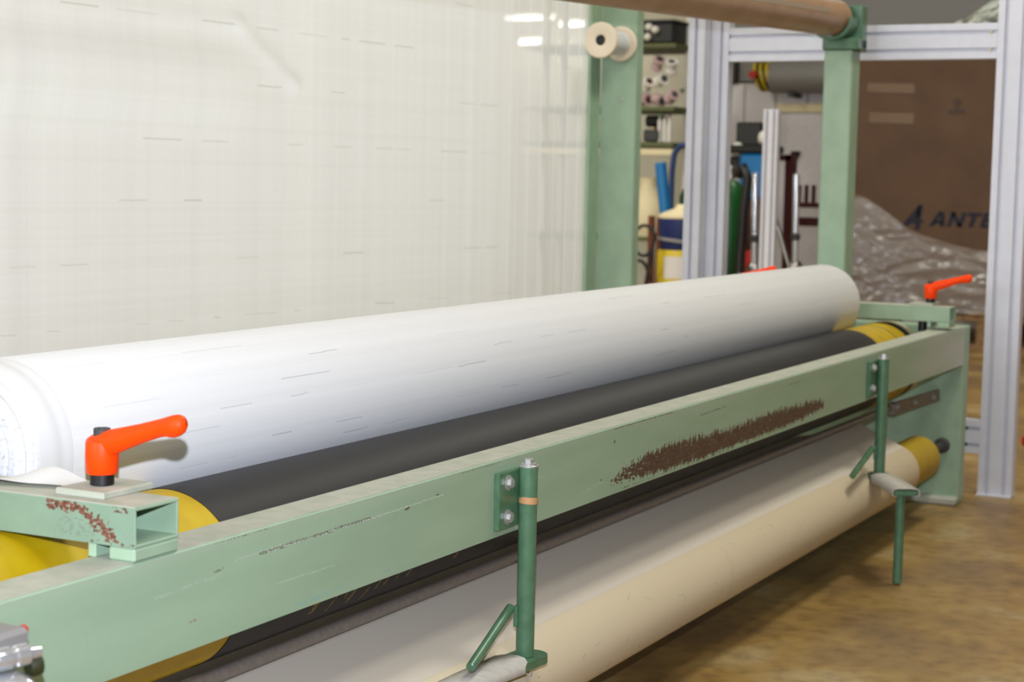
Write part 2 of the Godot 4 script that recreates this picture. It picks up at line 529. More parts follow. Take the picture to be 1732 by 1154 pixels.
# the front face of the beam from x0 to x1 (metres) with its bare rusty patches and scratches
func beam_image(x0: float, x1: float) -> Image:
	var w := 2048
	var h := 128
	var im := Image.create(w, h, false, Image.FORMAT_RGBA8)
	var f := FastNoiseLite.new()
	f.seed = 4
	f.frequency = 0.01
	var g := FastNoiseLite.new()
	g.seed = 8
	g.frequency = 0.035
	g.fractal_octaves = 3
	var up := [Vector2(2.556, 0.4207), Vector2(2.572, 0.428), Vector2(2.683, 0.445), Vector2(2.824, 0.447), Vector2(2.976, 0.4424), Vector2(3.1, 0.4398), Vector2(3.263, 0.4439), Vector2(3.461, 0.4409), Vector2(3.647, 0.4351), Vector2(3.66, 0.43)]
	var lo := [Vector2(2.556, 0.4169), Vector2(2.708, 0.4084), Vector2(2.941, 0.4064), Vector2(3.074, 0.406), Vector2(3.267, 0.4074), Vector2(3.431, 0.4101), Vector2(3.616, 0.416), Vector2(3.66, 0.4217)]
	var kx := (x1 - x0) / w
	for i in w:
		var x := x0 + (i + 0.5) * kx
		var rag_u := 0.011 * g.get_noise_2d(x * 2600, 3) + 0.0045 * rng.randf_range(-1, 1)
		var rag_l := 0.009 * g.get_noise_2d(x * 2600, 90) + 0.003 * rng.randf_range(-1, 1)
		var thin := clampf((x - 2.55) / 0.16, 0.0, 1.0)
		for j in h:
			var y := 0.506 - (j + 0.5) * 0.109 / h
			var t := 0.028 * f.get_noise_2d(x * 260, y * 1400) + rng.randf_range(-0.008, 0.008)
			var c := mix3(GREEN, t)
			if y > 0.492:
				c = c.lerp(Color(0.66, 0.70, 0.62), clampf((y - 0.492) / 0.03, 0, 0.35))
			# paler, greyer blotches towards the far end of the beam
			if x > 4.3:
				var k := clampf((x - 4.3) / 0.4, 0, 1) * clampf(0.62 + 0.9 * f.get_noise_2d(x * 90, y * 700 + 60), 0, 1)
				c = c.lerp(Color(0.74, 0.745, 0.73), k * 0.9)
			if x > 2.54 and x < 3.67:
				var u := poly_y(up, x) + rag_u
				var l := poly_y(lo, x) + rag_l
				if y < u + 0.003 and y > l - 0.003 and (y >= u or y <= l):
					c = c.lerp(Color(0.70, 0.74, 0.68), 0.5 if rng.randf() < 0.4 else 0.1)
				if y < u + 0.0015 and y > l - 0.0030:
					var e := minf(u + 0.0015 - y, y - l + 0.0030) / 0.006
					var hole := g.get_noise_2d(x * 1500, y * 5200) + (1.0 - thin) * 0.42
					if hole < 0.22 + 0.34 * clampf(e, 0, 1):
						var b := 0.5 + 0.5 * g.get_noise_2d(x * 500 + 400, y * 4000)
						c = Color(0.24, 0.175, 0.155).lerp(Color(0.37, 0.29, 0.26), b)
			im.set_pixel(i, j, c)
	# scratches: [x, y, length, rise, colour, chance, thickness]
	var pale := Color(0.74, 0.77, 0.74)
	var rusty := Color(0.25, 0.16, 0.15)
	var blue := Color(0.42, 0.64, 0.70)
	for s in [[1.54, 0.4795, 0.09, 0.002, pale, 0.9, 1], [1.585, 0.4800, 0.235, 0.002, rusty, 0.6, 4], [1.60, 0.4785, 0.22, 0.002, pale, 0.6, 2], [1.80, 0.4800, 0.20, 0.003, pale, 0.7, 2], [1.90, 0.4790, 0.012, 0.001, rusty, 0.7, 4], [1.98, 0.4845, 0.008, 0.001, rusty, 0.8, 2], [1.50, 0.474, 0.02, 0.002, rusty, 0.35, 3], [1.618, 0.4378, 0.12, -0.0015, pale, 0.85, 1],
			[1.40, 0.467, 0.12, 0.004, pale, 0.18, 5], [1.66, 0.405, 0.10, 0.003, blue, 0.3, 5], [1.85, 0.407, 0.05, 0.003, blue, 0.2, 4], [2.424, 0.4187, 0.09, 0.008, pale, 0.3, 6], [2.22, 0.462, 0.15, 0.004, pale, 0.5, 1], [2.30, 0.458, 0.1, 0.01, pale, 0.4, 1], [2.50, 0.4285, 0.006, 0.0, rusty, 0.8, 3], [2.551, 0.485, 0.004, 0.001, rusty, 0.9, 6], [2.93, 0.484, 0.13, 0.003, rusty, 0.55, 2],
			[3.28, 0.485, 0.10, 0.003, pale, 0.3, 3], [3.42, 0.492, 0.08, 0.0, rusty, 0.4, 2], [3.00, 0.405, 0.36, 0.001, Color(0.58, 0.72, 0.55), 0.5, 4], [2.58, 0.4015, 0.35, 0.0, rusty, 0.25, 2], [3.7, 0.46, 0.10, 0.002, pale, 0.3, 4], [3.66, 0.445, 0.06, 0.004, pale, 0.25, 4], [1.30, 0.452, 0.004, -0.02, Color(0.55, 0.53, 0.30), 0.9, 3], [1.26, 0.466, 0.003, -0.03, Color(0.60, 0.60, 0.42), 0.7, 2], [1.46, 0.428, 0.012, 0.001, Color(0.55, 0.33, 0.28), 0.5, 3],
			[2.04, 0.5040, 0.12, 0.0, rusty, 0.35, 1], [2.55, 0.5045, 0.25, 0.0, rusty, 0.45, 2], [1.50, 0.5045, 0.10, 0.0, rusty, 0.3, 1], [2.95, 0.5045, 0.15, 0.0, rusty, 0.25, 1]]:
		var n := int(s[2] / kx) + 1
		for q in n:
			var x: float = s[0] + q * kx
			var i := int((x - x0) / kx)
			if i < 0 or i >= w:
				continue
			for e in s[6]:
				if rng.randf() < s[5] * (1.0 if e > 0 else 0.8) and (s[6] < 3 or rng.randf() < 0.75):
					var j: int = int((0.506 - s[1] - s[3] * q / n) / 0.109 * h) + e
					if j >= 0 and j < h:
						im.set_pixel(i, j, s[4])
	return im


# the camera-side face of the near clamp arm: z from -1.11 (right) to -1.45, y 0.5214 to 0.5614
func arm_image() -> Image:
	var w := 512
	var h := 64
	var im := Image.create(w, h, false, Image.FORMAT_RGBA8)
	var g := FastNoiseLite.new()
	g.seed = 21
	g.frequency = 0.05
	g.fractal_octaves = 3
	var spine := [Vector2(-1.218, 0.5565), Vector2(-1.18, 0.556), Vector2(-1.165, 0.547), Vector2(-1.148, 0.538), Vector2(-1.138, 0.530)]
	for i in w:
		for j in h:
			var z := -1.45 + (i + 0.5) * 0.34 / w
			var y := 0.5614 - (j + 0.5) * 0.04 / h
			var c := mix3(Color(0.47, 0.565, 0.485), rng.randf_range(-0.012, 0.012) + 0.02 * g.get_noise_2d(i * 0.2, j * 0.3))
			var d := 100.0
			for k in spine.size() - 1:
				var q: Vector2 = Geometry2D.get_closest_point_to_segment(Vector2(z, y), spine[k], spine[k + 1])
				d = minf(d, q.distance_to(Vector2(z, y)) / (0.0050 if k < 2 else 0.0062))
			var nn := g.get_noise_2d(i * 1.6, j * 2.2)
			if d < 0.8 + nn * 1.5:
				var b := 0.5 + 0.9 * g.get_noise_2d(i * 2 + 300, j * 2)
				c = Color(0.30, 0.16, 0.12).lerp(Color(0.50, 0.33, 0.27), clampf(b, 0, 1))
				if nn < -0.25:
					c = Color(0.55, 0.50, 0.47)
			elif z > -1.205 and z < -1.16 and y < 0.545 and y > 0.527 and nn > 0.12:
				c = c.lerp(Color(0.42, 0.45, 0.44), 0.5)
			if z > -1.137 and z < -1.118 and y > 0.556 and nn > 0.0:
				c = Color(0.36, 0.22, 0.18)
			if y < 0.526 and z > -1.17 and nn > 0.28:
				c = Color(0.34, 0.26, 0.24)
			im.set_pixel(i, j, c)
	return im


# ------------------------------------------------------------------ pieces of the machine
func hexa(r: float) -> PackedVector2Array:
	var p := PackedVector2Array()
	for k in 6:
		p.append(Vector2(cos(TAU * k / 6 + 0.26), sin(TAU * k / 6 + 0.26)) * r)
	return p


func rounded(w: float, h: float, r: float, n := 4) -> PackedVector2Array:
	var p := PackedVector2Array()
	for c in 4:
		var o := Vector2([1, -1, -1, 1][c] * (w / 2 - r), [1, 1, -1, -1][c] * (h / 2 - r))
		for k in n + 1:
			var t := PI / 2 * (c + float(k) / n)
			p.append(o + Vector2(cos(t), sin(t)) * r)
	return p


# a bolt whose head looks along d
func bolt(parent: Node3D, at: Vector3, d: Vector3, r := 0.0075):
	var z := d.normalized()
	var x := (Vector3.UP if abs(z.y) < 0.9 else Vector3.RIGHT).cross(z).normalized()
	var mb := MB.new()
	mb.lathe(at, z, [Vector2(0, -0.001), Vector2(r * 1.5, -0.001), Vector2(r * 1.5, 0.0014), Vector2(r * 1.35, 0.0018), Vector2(0, 0.0018)], 24)
	mb.prism(hexa(r), Transform3D(Basis(x, z.cross(x), z), at + z * 0.0018), r * 0.75)
	mb.lathe(at + z * (0.0018 + r * 0.75), z, [Vector2(r * 0.82, 0), Vector2(r * 0.55, r * 0.1), Vector2(0, r * 0.1)], 18)
	part(parent, "bolt", mb, M.zinc)


# orange clamping lever that stands at p and points along d (level)
func lever(parent: Node3D, p: Vector3, d: Vector3) -> MeshInstance3D:
	var up := Vector3.UP
	var h := part(parent, "clamp_lever", MB.new().lathe(p, up, [Vector2(0, 0.0115), Vector2(0.0150, 0.0115), Vector2(0.0162, 0.0128), Vector2(0.0172, 0.03), Vector2(0.0170, 0.041), Vector2(0.0155, 0.0455), Vector2(0.0110, 0.0475), Vector2(0, 0.0475)], 40, 40), M.orange)
	# the arm swells from the hub to a rounded end
	var mb := MB.new()
	var side := up.cross(d).normalized()
	var pts := []
	var stations := [[-0.0165, 0.0372, 0.0060, 0.0050], [-0.0150, 0.0378, 0.0100, 0.0085], [-0.008, 0.0392, 0.0125, 0.0125], [0.004, 0.0421, 0.0136, 0.0130], [0.018, 0.0465, 0.0130, 0.0105], [0.035, 0.0520, 0.0114, 0.0088], [0.055, 0.0583, 0.0099, 0.0080], [0.076, 0.0648, 0.0092, 0.0076], [0.084, 0.0668, 0.0095, 0.0078], [0.089, 0.0672, 0.0106, 0.0083], [0.095, 0.0684, 0.0113, 0.0088], [0.101, 0.0702, 0.0111, 0.0088], [0.106, 0.0722, 0.0098, 0.0080], [0.1095, 0.0738, 0.0070, 0.0060], [0.1110, 0.0746, 0.0030, 0.0026]]
	var rings := []
	var nr := []
	var axis := (d * 0.955 + up * 0.30).normalized()
	var over := axis.cross(side).normalized()
	if over.y < 0:
		over = -over
	for i in stations.size():
		var s: Array = stations[i]
		var ring := []
		var nn := []
		for k in 25:
			var t := TAU * k / 24
			ring.append(p + d * s[0] + up * s[1] + over * s[2] * sin(t) + side * s[3] * cos(t))
			nn.append((over * sin(t) / s[2] + side * cos(t) / s[3]).normalized())
		rings.append(ring)
		nr.append(nn)
	for i in rings.size() - 1:
		var slope: float = (stations[i + 1][2] - stations[i][2]) / (stations[i + 1][0] - stations[i][0])
		for k in 24:
			var n := []
			for q in [[i, k], [i, k + 1], [i + 1, k + 1], [i + 1, k]]:
				var lean := slope
				if q[0] > 0 and q[0] < rings.size() - 1:
					lean = (stations[q[0] + 1][2] - stations[q[0] - 1][2]) / (stations[q[0] + 1][0] - stations[q[0] - 1][0])
				n.append((nr[q[0]][q[1]] - axis * lean).normalized())
			mb.squad([rings[i][k], rings[i][k + 1], rings[i + 1][k + 1], rings[i + 1][k]], n, [Vector2.ZERO, Vector2.ZERO, Vector2.ZERO, Vector2.ZERO])
	var e := rings.size() - 1
	var tip := p + d * 0.1114 + up * 0.0748
	for k in 24:
		mb.tri(tip, rings[e][k], rings[e][k + 1], axis, nr[e][k], nr[e][k + 1])
		mb.tri(p + d * -0.0172 + up * 0.037, rings[0][k], rings[0][k + 1], -axis, nr[0][k], nr[0][k + 1])
	part(h, "arm", mb, M.orange)
	part(h, "bushing", MB.new().lathe(p, up, [Vector2(0, 0), Vector2(0.0118, 0), Vector2(0.0125, 0.0008), Vector2(0.0125, 0.0125), Vector2(0, 0.0125)], 32), M.black)
	part(h, "screw", MB.new().lathe(p, up, [Vector2(0, 0.044), Vector2(0.0088, 0.044), Vector2(0.0088, 0.0580), Vector2(0.0080, 0.0588), Vector2(0.0045, 0.0588), Vector2(0.0042, 0.056), Vector2(0, 0.056)], 24), M.dark_grey)
	return h


# rectangular hollow section along z from z0 to z1 (open ends)
func hollow(mb: MB, x0: float, x1: float, y0: float, y1: float, z0: float, z1: float, t := 0.003):
	var xf := Transform3D(Basis.IDENTITY, Vector3(0, 0, z0))
	for r in [[x0, x1, y1 - t, y1], [x0, x1, y0, y0 + t], [x0, x0 + t, y0 + t, y1 - t], [x1 - t, x1, y0 + t, y1 - t]]:
		mb.box(Vector3((r[0] + r[1]) / 2, (r[2] + r[3]) / 2, (z0 + z1) / 2), Vector3(r[1] - r[0], r[3] - r[2], z1 - z0), 0.0006)


func clamp_arm(mach: Node3D, x0: float, x1: float, z0: float, z1: float, dy: float, marked: bool):
	var mb := MB.new()
	var b := 0.5214 + dy
	var t := 0.5614 + dy
	hollow(mb, x0, x1, b, t, z0, z1)
	var arm := part(mach, "clamp_arm", mb, M.green)
	if marked:
		# its camera-side face carries the worn paint
		var f := MB.new()
		f.box(Vector3(x0 - 0.0006, (b + t) / 2, (-1.45 - 1.11) / 2), Vector3(0.0006, t - b, 0.34), 0.0)
		var g := MB.new()
		g.quad(Vector3(x0 - 0.001, t, -1.45), Vector3(x0 - 0.001, t, z1), Vector3(x0 - 0.001, b, z1), Vector3(x0 - 0.001, b, -1.45), Vector3.LEFT)
		part(arm, "worn_paint", g, M.arm_paint, "camera-side paint coat with a rusty chipped patch")
	# dusty upper side
	part(arm, "top_cover", MB.new().box(Vector3((x0 + x1) / 2, t + 0.0006, (z0 + z1) / 2), Vector3(x1 - x0 - 0.002, 0.0012, z1 - z0 - 0.002), 0.0004), M.dusty_green)
	for z in [z1, z0]:
		var s: float = 1.0 if z == z1 else -1.0
		part(arm, "pad", MB.new().box(Vector3((x0 + x1) / 2, b - 0.0075, z - s * 0.0165), Vector3(x1 - x0 + 0.002, 0.0148, 0.033), 0.0025), M.green)
		part(arm, "lug", MB.new().box(Vector3((x0 + x1) / 2, b - 0.0075, z - s * 0.056), Vector3(x1 - x0 - 0.004, 0.0150, 0.010), 0.001), M.green)
		part(arm, "base_plate", MB.new().box(Vector3(x0 + 0.055, t + 0.0045, z - s * 0.0835), Vector3(0.080, 0.0076, 0.063), 0.0015), M.dusty_green)
		part(arm, "stud", MB.new().rod(Vector3(x0 + 0.05, b - 0.03, z - s * 0.085), Vector3(x0 + 0.05, b + 0.002, z - s * 0.085), 0.012, 20), M.black)


func foot_bracket(mach: Node3D, x: float, bar_dir: Vector3, bar_len: float, h_top: Vector3, h_low: Vector3, tape: bool, leg_at: float):
	var z := -1.0885
	var t := part(mach, "foot_bracket", MB.new().lathe(Vector3(x, 0.222, z), Vector3.UP, [Vector2(0, 0), Vector2(0.0125, 0), Vector2(0.013, 0.0006), Vector2(0.013, 0.2695), Vector2(0.0125, 0.27), Vector2(0, 0.27)], 36), M.dark_green)
	part(t, "mounting_plate", MB.new().box(Vector3(x - 0.031, 0.449, -1.1055), Vector3(0.066, 0.080, 0.0085), 0.0012), M.dark_green)
	for y in [0.473, 0.425]:
		bolt(t, Vector3(x - 0.037, y, -1.1012), Vector3.BACK, 0.0072)
	part(t, "cap", MB.new().lathe(Vector3(x, 0.492, z), Vector3.UP, [Vector2(0, 0), Vector2(0.0138, 0), Vector2(0.0138, 0.0022), Vector2(0.013, 0.0028), Vector2(0, 0.0028)], 32), M.zinc)
	bolt(t, Vector3(x, 0.4955, z), Vector3.UP, 0.0074)
	if tape:
		part(t, "masking_tape", MB.new().lathe(Vector3(x, 0.4405, z), Vector3(0.05, 1, 0.06), [Vector2(0.0131, 0), Vector2(0.0136, 0), Vector2(0.0136, 0.0095), Vector2(0.0131, 0.0095)], 32), M.masking, "beige masking tape band")
	part(t, "handle_rod", MB.new().rod(h_top, h_low, 0.0068, 18), M.dark_green)
	part(t, "handle_lug", MB.new().box((h_top + Vector3(x, h_top.y, z)) / 2 + Vector3(0, -0.012, 0), Vector3(maxf(0.02, absf(x - h_top.x)), 0.03, 0.006), 0.001), M.dark_green)
	# flat foot bar with a felt cover
	var d := bar_dir.normalized()
	var side := d.cross(Vector3.UP).normalized()
	var b := Basis(d, Vector3.UP, side)
	var bar := PackedVector2Array()
	for k in 13:
		var a := PI / 2 + PI * k / 12
		bar.append(Vector2(-0.012 + 0.026 * cos(a), 0.026 * sin(a)))
	bar.append(Vector2(bar_len, -0.026))
	bar.append(Vector2(bar_len, 0.026))
	var fx := Transform3D(Basis(d, side, d.cross(side)), Vector3(x, 0.2105, z))
	if d.cross(side).y < 0:
		fx.origin.y = 0.2215
	part(t, "foot_bar", MB.new().prism(bar, fx, 0.011, 30), M.dark_green)
	# felt: a C-shaped cover wrapped over the bar, rounded where it begins
	var felt := MB.new()
	var c0 := Vector3(x, 0.216, z)
	var sec := []
	for q in [Vector2(-0.020, -0.0075), Vector2(-0.027, -0.0078), Vector2(-0.0305, -0.004), Vector2(-0.0305, 0.004), Vector2(-0.028, 0.0085), Vector2(-0.016, 0.0102), Vector2(0.0, 0.0106), Vector2(0.016, 0.0102), Vector2(0.028, 0.0085), Vector2(0.0305, 0.004), Vector2(0.0305, -0.004), Vector2(0.027, -0.0078), Vector2(0.020, -0.0075)]:
		sec.append(q)
	var n := 14
	for i in n:
		for k in sec.size() - 1:
			var q := []
			var nn := []
			for e in [[i, k], [i, k + 1], [i + 1, k + 1], [i + 1, k]]:
				var s: Vector2 = sec[e[1]]
				var begin := 0.020 + 0.026 * (1.0 - sqrt(maxf(0.0, 1.0 - pow(s.x / 0.0306, 2))))
				var l: float = lerpf(begin, bar_len + 0.002, e[0] / float(n))
				q.append(c0 + d * l + Vector3.UP * s.y + side * s.x)
				nn.append((Vector3.UP * s.y * 2.2 + side * s.x).normalized())
			felt.squad(q, nn, [Vector2.ZERO, Vector2.ZERO, Vector2.ZERO, Vector2.ZERO])
			# inner skin
			var r := []
			for e in 4:
				r.append(q[e] - nn[e] * 0.0016)
			felt.squad(r, [-nn[0], -nn[1], -nn[2], -nn[3]], [Vector2.ZERO, Vector2.ZERO, Vector2.ZERO, Vector2.ZERO])
			if i == n - 1:
				felt.quad(q[3], q[2], r[2], r[3], d)
			if i == 0:
				felt.quad(q[0], q[1], r[1], r[0], -d)
	part(t, "felt_cover", felt, M.felt, "pale felt cover")
	if leg_at > 0:
		var l := c0 + d * leg_at
		part(t, "leg", MB.new().rod(Vector3(l.x, 0.004, l.z), Vector3(l.x, 0.211, l.z), 0.0105, 24), M.dark_green)
	return t


func build_machine():
	var mach := thing("winding_machine", "pale green cloth winding machine with dark rubber roller, chipped front beam and orange levers", "machine", Vector3(3.1, 0, -1.43))
	# front beam: rounded hollow section; the chipped front is two painted lengths
	var beam := MB.new()
	var sec := rounded(0.060, 0.109, 0.005)
	var xf := Transform3D(Basis(Vector3(0, 0, 1), Vector3(0, 1, 0), Vector3(-1, 0, 0)), Vector3(4.99, 0.4515, -1.140))
	beam.prism(sec, xf, 4.99 - 1.06, 40)
	var fb := part(mach, "front_beam", beam, M.green)
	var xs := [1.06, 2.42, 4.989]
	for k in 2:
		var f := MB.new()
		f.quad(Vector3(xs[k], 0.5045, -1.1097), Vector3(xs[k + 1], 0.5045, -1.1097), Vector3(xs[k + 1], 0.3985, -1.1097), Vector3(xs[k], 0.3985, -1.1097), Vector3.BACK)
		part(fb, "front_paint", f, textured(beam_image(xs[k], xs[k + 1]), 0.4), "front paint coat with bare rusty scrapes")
	part(fb, "top_dust", MB.new().box(Vector3((1.06 + 4.985) / 2, 0.5061, -1.140), Vector3(4.985 - 1.06, 0.0008, 0.0535), 0.0002), M.dusty_green)
	part(mach, "rear_beam", MB.new().prism(sec, Transform3D(xf.basis, Vector3(4.99, 0.4515, -1.780)), 4.99 - 1.06, 40), M.green)
	for e in [[4.99, 5.055], [1.0, 1.06]]:
		var mb := MB.new()
		mb.box(Vector3((e[0] + e[1]) / 2, 0.253, -1.46), Vector3(e[1] - e[0], 0.506, 0.70), 0.004)
		var pl := part(mach, "end_plate", mb, M.green)
		var s := -1.0 if e[0] > 3 else 1.0
		var fx: float = e[0] if s < 0 else e[1]
		part(pl, "foot_flange", MB.new().box(Vector3(fx + s * 0.01, 0.012, -1.46), Vector3(0.05, 0.024, 0.70), 0.006), M.dusty_green)
	# rollers: rubber sleeve, yellow ends
	for z in [-1.302, -1.558]:
		var c := Vector3(0, 0.41, z)
		var r := 0.109
		var sl := part(mach, "rubber_roller", MB.new().lathe(c + Vector3(1.67, 0, 0), Vector3.RIGHT, [Vector2(r - 0.006, 0), Vector2(r, 0), Vector2(r, 2.83), Vector2(r - 0.006, 2.83)], 96), M.rubber_worn)
		part(sl, "yellow_end", MB.new().lathe(c + Vector3(1.09, 0, 0), Vector3.RIGHT, [Vector2(0, 0), Vector2(r - 0.001, 0), Vector2(r - 0.001, 0.58), Vector2(r - 0.006, 0.58)], 80), M.yellow)
		part(sl, "yellow_end", MB.new().lathe(c + Vector3(4.50, 0, 0), Vector3.RIGHT, [Vector2(r - 0.006, 0), Vector2(r - 0.001, 0), Vector2(r - 0.001, 0.195), Vector2(r - 0.003, 0.196), Vector2(r - 0.003, 0.207), Vector2(r - 0.001, 0.208), Vector2(r - 0.001, 0.29)], 80), M.yellow)
		part(sl, "groove_ring", MB.new().lathe(c + Vector3(4.697, 0, 0), Vector3.RIGHT, [Vector2(r - 0.0026, 0), Vector2(r - 0.0016, 0), Vector2(r - 0.0016, 0.009), Vector2(r - 0.0026, 0.009)], 80), M.black_rough)
		part(sl, "dark_ring", MB.new().lathe(c + Vector3(4.79, 0, 0), Vector3.RIGHT, [Vector2(r - 0.004, 0), Vector2(r - 0.0005, 0), Vector2(r - 0.0005, 0.05), Vector2(r - 0.004, 0.05)], 80), M.black_rough)
		part(sl, "end_collar", MB.new().lathe(c + Vector3(4.84, 0, 0), Vector3.RIGHT, [Vector2(r - 0.004, 0), Vector2(r - 0.001, 0), Vector2(r - 0.001, 0.05), Vector2(r - 0.006, 0.055), Vector2(0.03, 0.055), Vector2(0.03, 0.15)], 80), M.cream)
	# guide rod under the front roller with its hinged end strap
	part(mach, "guide_rod", MB.new().rod(Vector3(1.08, 0.2924, -1.250), Vector3(4.80, 0.2924, -1.250), 0.0086, 28), M.brown_steel)
	var sa := Vector3(4.765, 0.290, -1.250)
	var sc := Vector3(4.988, 0.309, -1.186)
	var sx := (sc - sa).normalized()
	var sz := sx.cross(Vector3.UP).normalized()
	var sb := Basis(sx, sz.cross(sx), sz)
	var st := part(mach, "hinge_strap", MB.new().box((sa + sc) / 2 + sz * 0.012, Vector3((sc - sa).length(), 0.036, 0.006), 0.0015, sb), M.brown_steel)
	for q in [0.42, 0.85]:
		bolt(st, sa.lerp(sc, q) + sz * 0.0152, sz, 0.0055)
	part(st, "clevis", MB.new().box(sa + Vector3(0.0, -0.002, 0.004), Vector3(0.04, 0.034, 0.024), 0.003), M.brown_steel)
	bolt(st, sa + Vector3(-0.006, 0.004, 0.0165), Vector3.BACK, 0.0065)
	# clamp arms and levers
	clamp_arm(mach, 1.373, 1.443, -1.81, -1.11, 0.0, true)
	clamp_arm(mach, 4.797, 4.869, -1.81, -1.11, 0.0075, false)
	lever(mach, Vector3(1.4255, 0.5702, -1.195), Vector3(-0.06, 0, 1).normalized())
	lever(mach, Vector3(4.846, 0.5778, -1.176), Vector3(0, 0, 1))
	lever(mach, Vector3(1.4255, 0.5702, -1.725), Vector3(0, 0, 1))
	lever(mach, Vector3(4.86, 0.5778, -1.735), Vector3(0, 0, 1))
	# foot brackets on the front of the beam
	foot_bracket(mach, 2.205, Vector3(-1, 0, -0.12), 0.30, Vector3(2.187, 0.293, -1.103), Vector3(2.045, 0.242, -1.09), true, 0.26)
	foot_bracket(mach, 4.060, Vector3(-0.85, 0, 0.50), 0.225, Vector3(4.035, 0.284, -1.100), Vector3(3.84, 0.247, -1.09), false, 0.185)
	# bearing of the lower roll on the far end plate
	part(mach, "bearing", MB.new().lathe(Vector3(4.99, 0.166, -1.160), Vector3.LEFT, [Vector2(0.022, 0), Vector2(0.022, 0.012), Vector2(0.018, 0.02), Vector2(0.012, 0.02), Vector2(0.012, 0.27), Vector2(0, 0.27)], 32), M.dark_grey)
	part(mach, "bearing", MB.new().lathe(Vector3(1.06, 0.166, -1.160), Vector3.RIGHT, [Vector2(0.04, 0), Vector2(0.04, 0.012), Vector2(0.032, 0.02), Vector2(0.012, 0.02), Vector2(0.012, 0.25), Vector2(0, 0.25)], 32), M.dark_grey)


func build_rolls():
	# big white roll resting between the two rollers
	var c := Vector3(0, 0.574, -1.43)
	var roll := thing("white_cloth_roll", "large white cloth roll with thin grey dashed lines lying on the dark rubber roller", "cloth roll", Vector3(3.1, 0.4705, -1.43))
	part(roll, "wound_cloth", MB.new().lathe(c + Vector3(1.535, 0, 0), Vector3.RIGHT, [Vector2(0.1028, 0), Vector2(0.1035, 0.0012), Vector2(0.1035, 3.145), Vector2(0.1020, 3.156), Vector2(0.0975, 3.166), Vector2(0.0900, 3.171), Vector2(0.03, 3.168)], 128, 50), M.roll_cloth)
	# layers that have slipped out a little at the near end
	var prof := []
	var x := 0.0
	prof.append(Vector2(0.0262, 0.012))
	var r := 0.027
	while r < 0.0985:
		prof.append(Vector2(r, rng.randf_range(-0.0022, 0.0022)))
		r += rng.randf_range(0.0007, 0.0016)
	prof.append(Vector2(0.0995, 0.0004))
	prof.append(Vector2(0.1010, 0.0030))
	part(roll, "slipped_layers", MB.new().lathe(c + Vector3(1.478, 0, 0), Vector3.RIGHT, prof, 96, 20), M.cloth_end)
	prof = [Vector2(0.1010, 0.0030), Vector2(0.1017, 0.006)]
	prof.append(Vector2(0.1020, 0.02))
	prof.append(Vector2(0.1023, 0.0215))
	prof.append(Vector2(0.1025, 0.034))
	prof.append(Vector2(0.1023, 0.0360))
	prof.append(Vector2(0.1025, 0.044))
	prof.append(Vector2(0.1029, 0.0460))
	prof.append(Vector2(0.1031, 0.058))
	part(roll, "selvedge", MB.new().lathe(c + Vector3(1.478, 0, 0), Vector3.RIGHT, prof, 96, 20), M.selvedge)
	# tufts of frayed thread on the end face
	var fr := MB.new()
	for k in 420:
		var a := rng.randf_range(-1.2, 2.2)
		var q := rng.randf_range(0.035, 0.094)
		var p := c + Vector3(1.478, sin(a) * q, cos(a) * q)
		var e := p + Vector3(rng.randf_range(-0.006, -0.001), rng.randf_range(-0.004, 0.004), rng.randf_range(-0.004, 0.004))
		var w := (e - p).cross(Vector3(rng.randf_range(-1, 1), rng.randf_range(-1, 1), rng.randf_range(-1, 1))).normalized() * 0.0006
		var n := (e - p).cross(w).normalized()
		fr.tri(p - w, p + w, e, n, n, n)
	var fray := part(roll, "frayed_threads", fr, M.cloth_plain)
	fray.set_meta("kind", "stuff")
	part(roll, "core_tube", MB.new().lathe(c + Vector3(1.44, 0, 0), Vector3.RIGHT, [Vector2(0.021, 0.05), Vector2(0.021, 0), Vector2(0.026, 0), Vector2(0.026, 3.29), Vector2(0.021, 3.29)], 40), M.kraft)
	# loose end of the cloth lying over the near clamp arm
	var tail := func(u: float, v: float):
		var l := lerpf(-0.02, 0.115, u)
		var y := 0.5648 + 0.012 * pow(sin(PI * clampf(u * 1.1, 0, 1)), 2) * (0.4 + 0.6 * v) + 0.002 * sin(9 * u + 4 * v)
		return Vector3(1.385 + 0.045 * v + 0.03 * u, y, -1.335 + l * 0.95 + 0.02 * v)
	part(roll, "loose_end", MB.new().sheet(tail, 18, 6), M.cloth_plain)

	# cream roll hanging low in the frame
	var q := Vector3(0, 0.166, -1.160)
	var low := thing("lower_cloth_roll", "long cream cloth roll with grey scuffs hanging low under the green beam", "cloth roll", Vector3(3.1, 0.095, -1.160))
	part(low, "wound_cloth", MB.new().lathe(q + Vector3(1.30, 0, 0), Vector3.RIGHT, [Vector2(0.03, 0.0), Vector2(0.070, 0), Vector2(0.071, 0.002), Vector2(0.071, 3.147), Vector2(0.0700, 3.154), Vector2(0.067, 3.157), Vector2(0.055, 3.156)], 112, 40), M.cream_cloth)
	# the web of cloth that runs from the roll up and under the guide rod
	var path := [Vector2(-1.1320, 0.2312), Vector2(-1.16, 0.2445), Vector2(-1.20, 0.2618), Vector2(-1.232, 0.2758), Vector2(-1.2480, 0.2820), Vector2(-1.262, 0.2800), Vector2(-1.33, 0.2500), Vector2(-1.72, 0.1900)]
	for k in 4:
		path[k] = path[k] + Vector2(0, 0.0002)
	var web := func(u: float, v: float):
		var t := v * (path.size() - 1)
		var i := mini(int(t), path.size() - 2)
		var a: Vector2 = path[i].lerp(path[i + 1], t - i)
		return Vector3(1.302 + 3.148 * u, a.y + 0.0005 * sin(u * 23.0) * sin(PI * minf(v * 1.6, 1.0)), a.x)
	part(low, "cloth_web", MB.new().sheet(web, 60, 28), M.web_cloth, "flat web of cloth leading up under the guide rod")
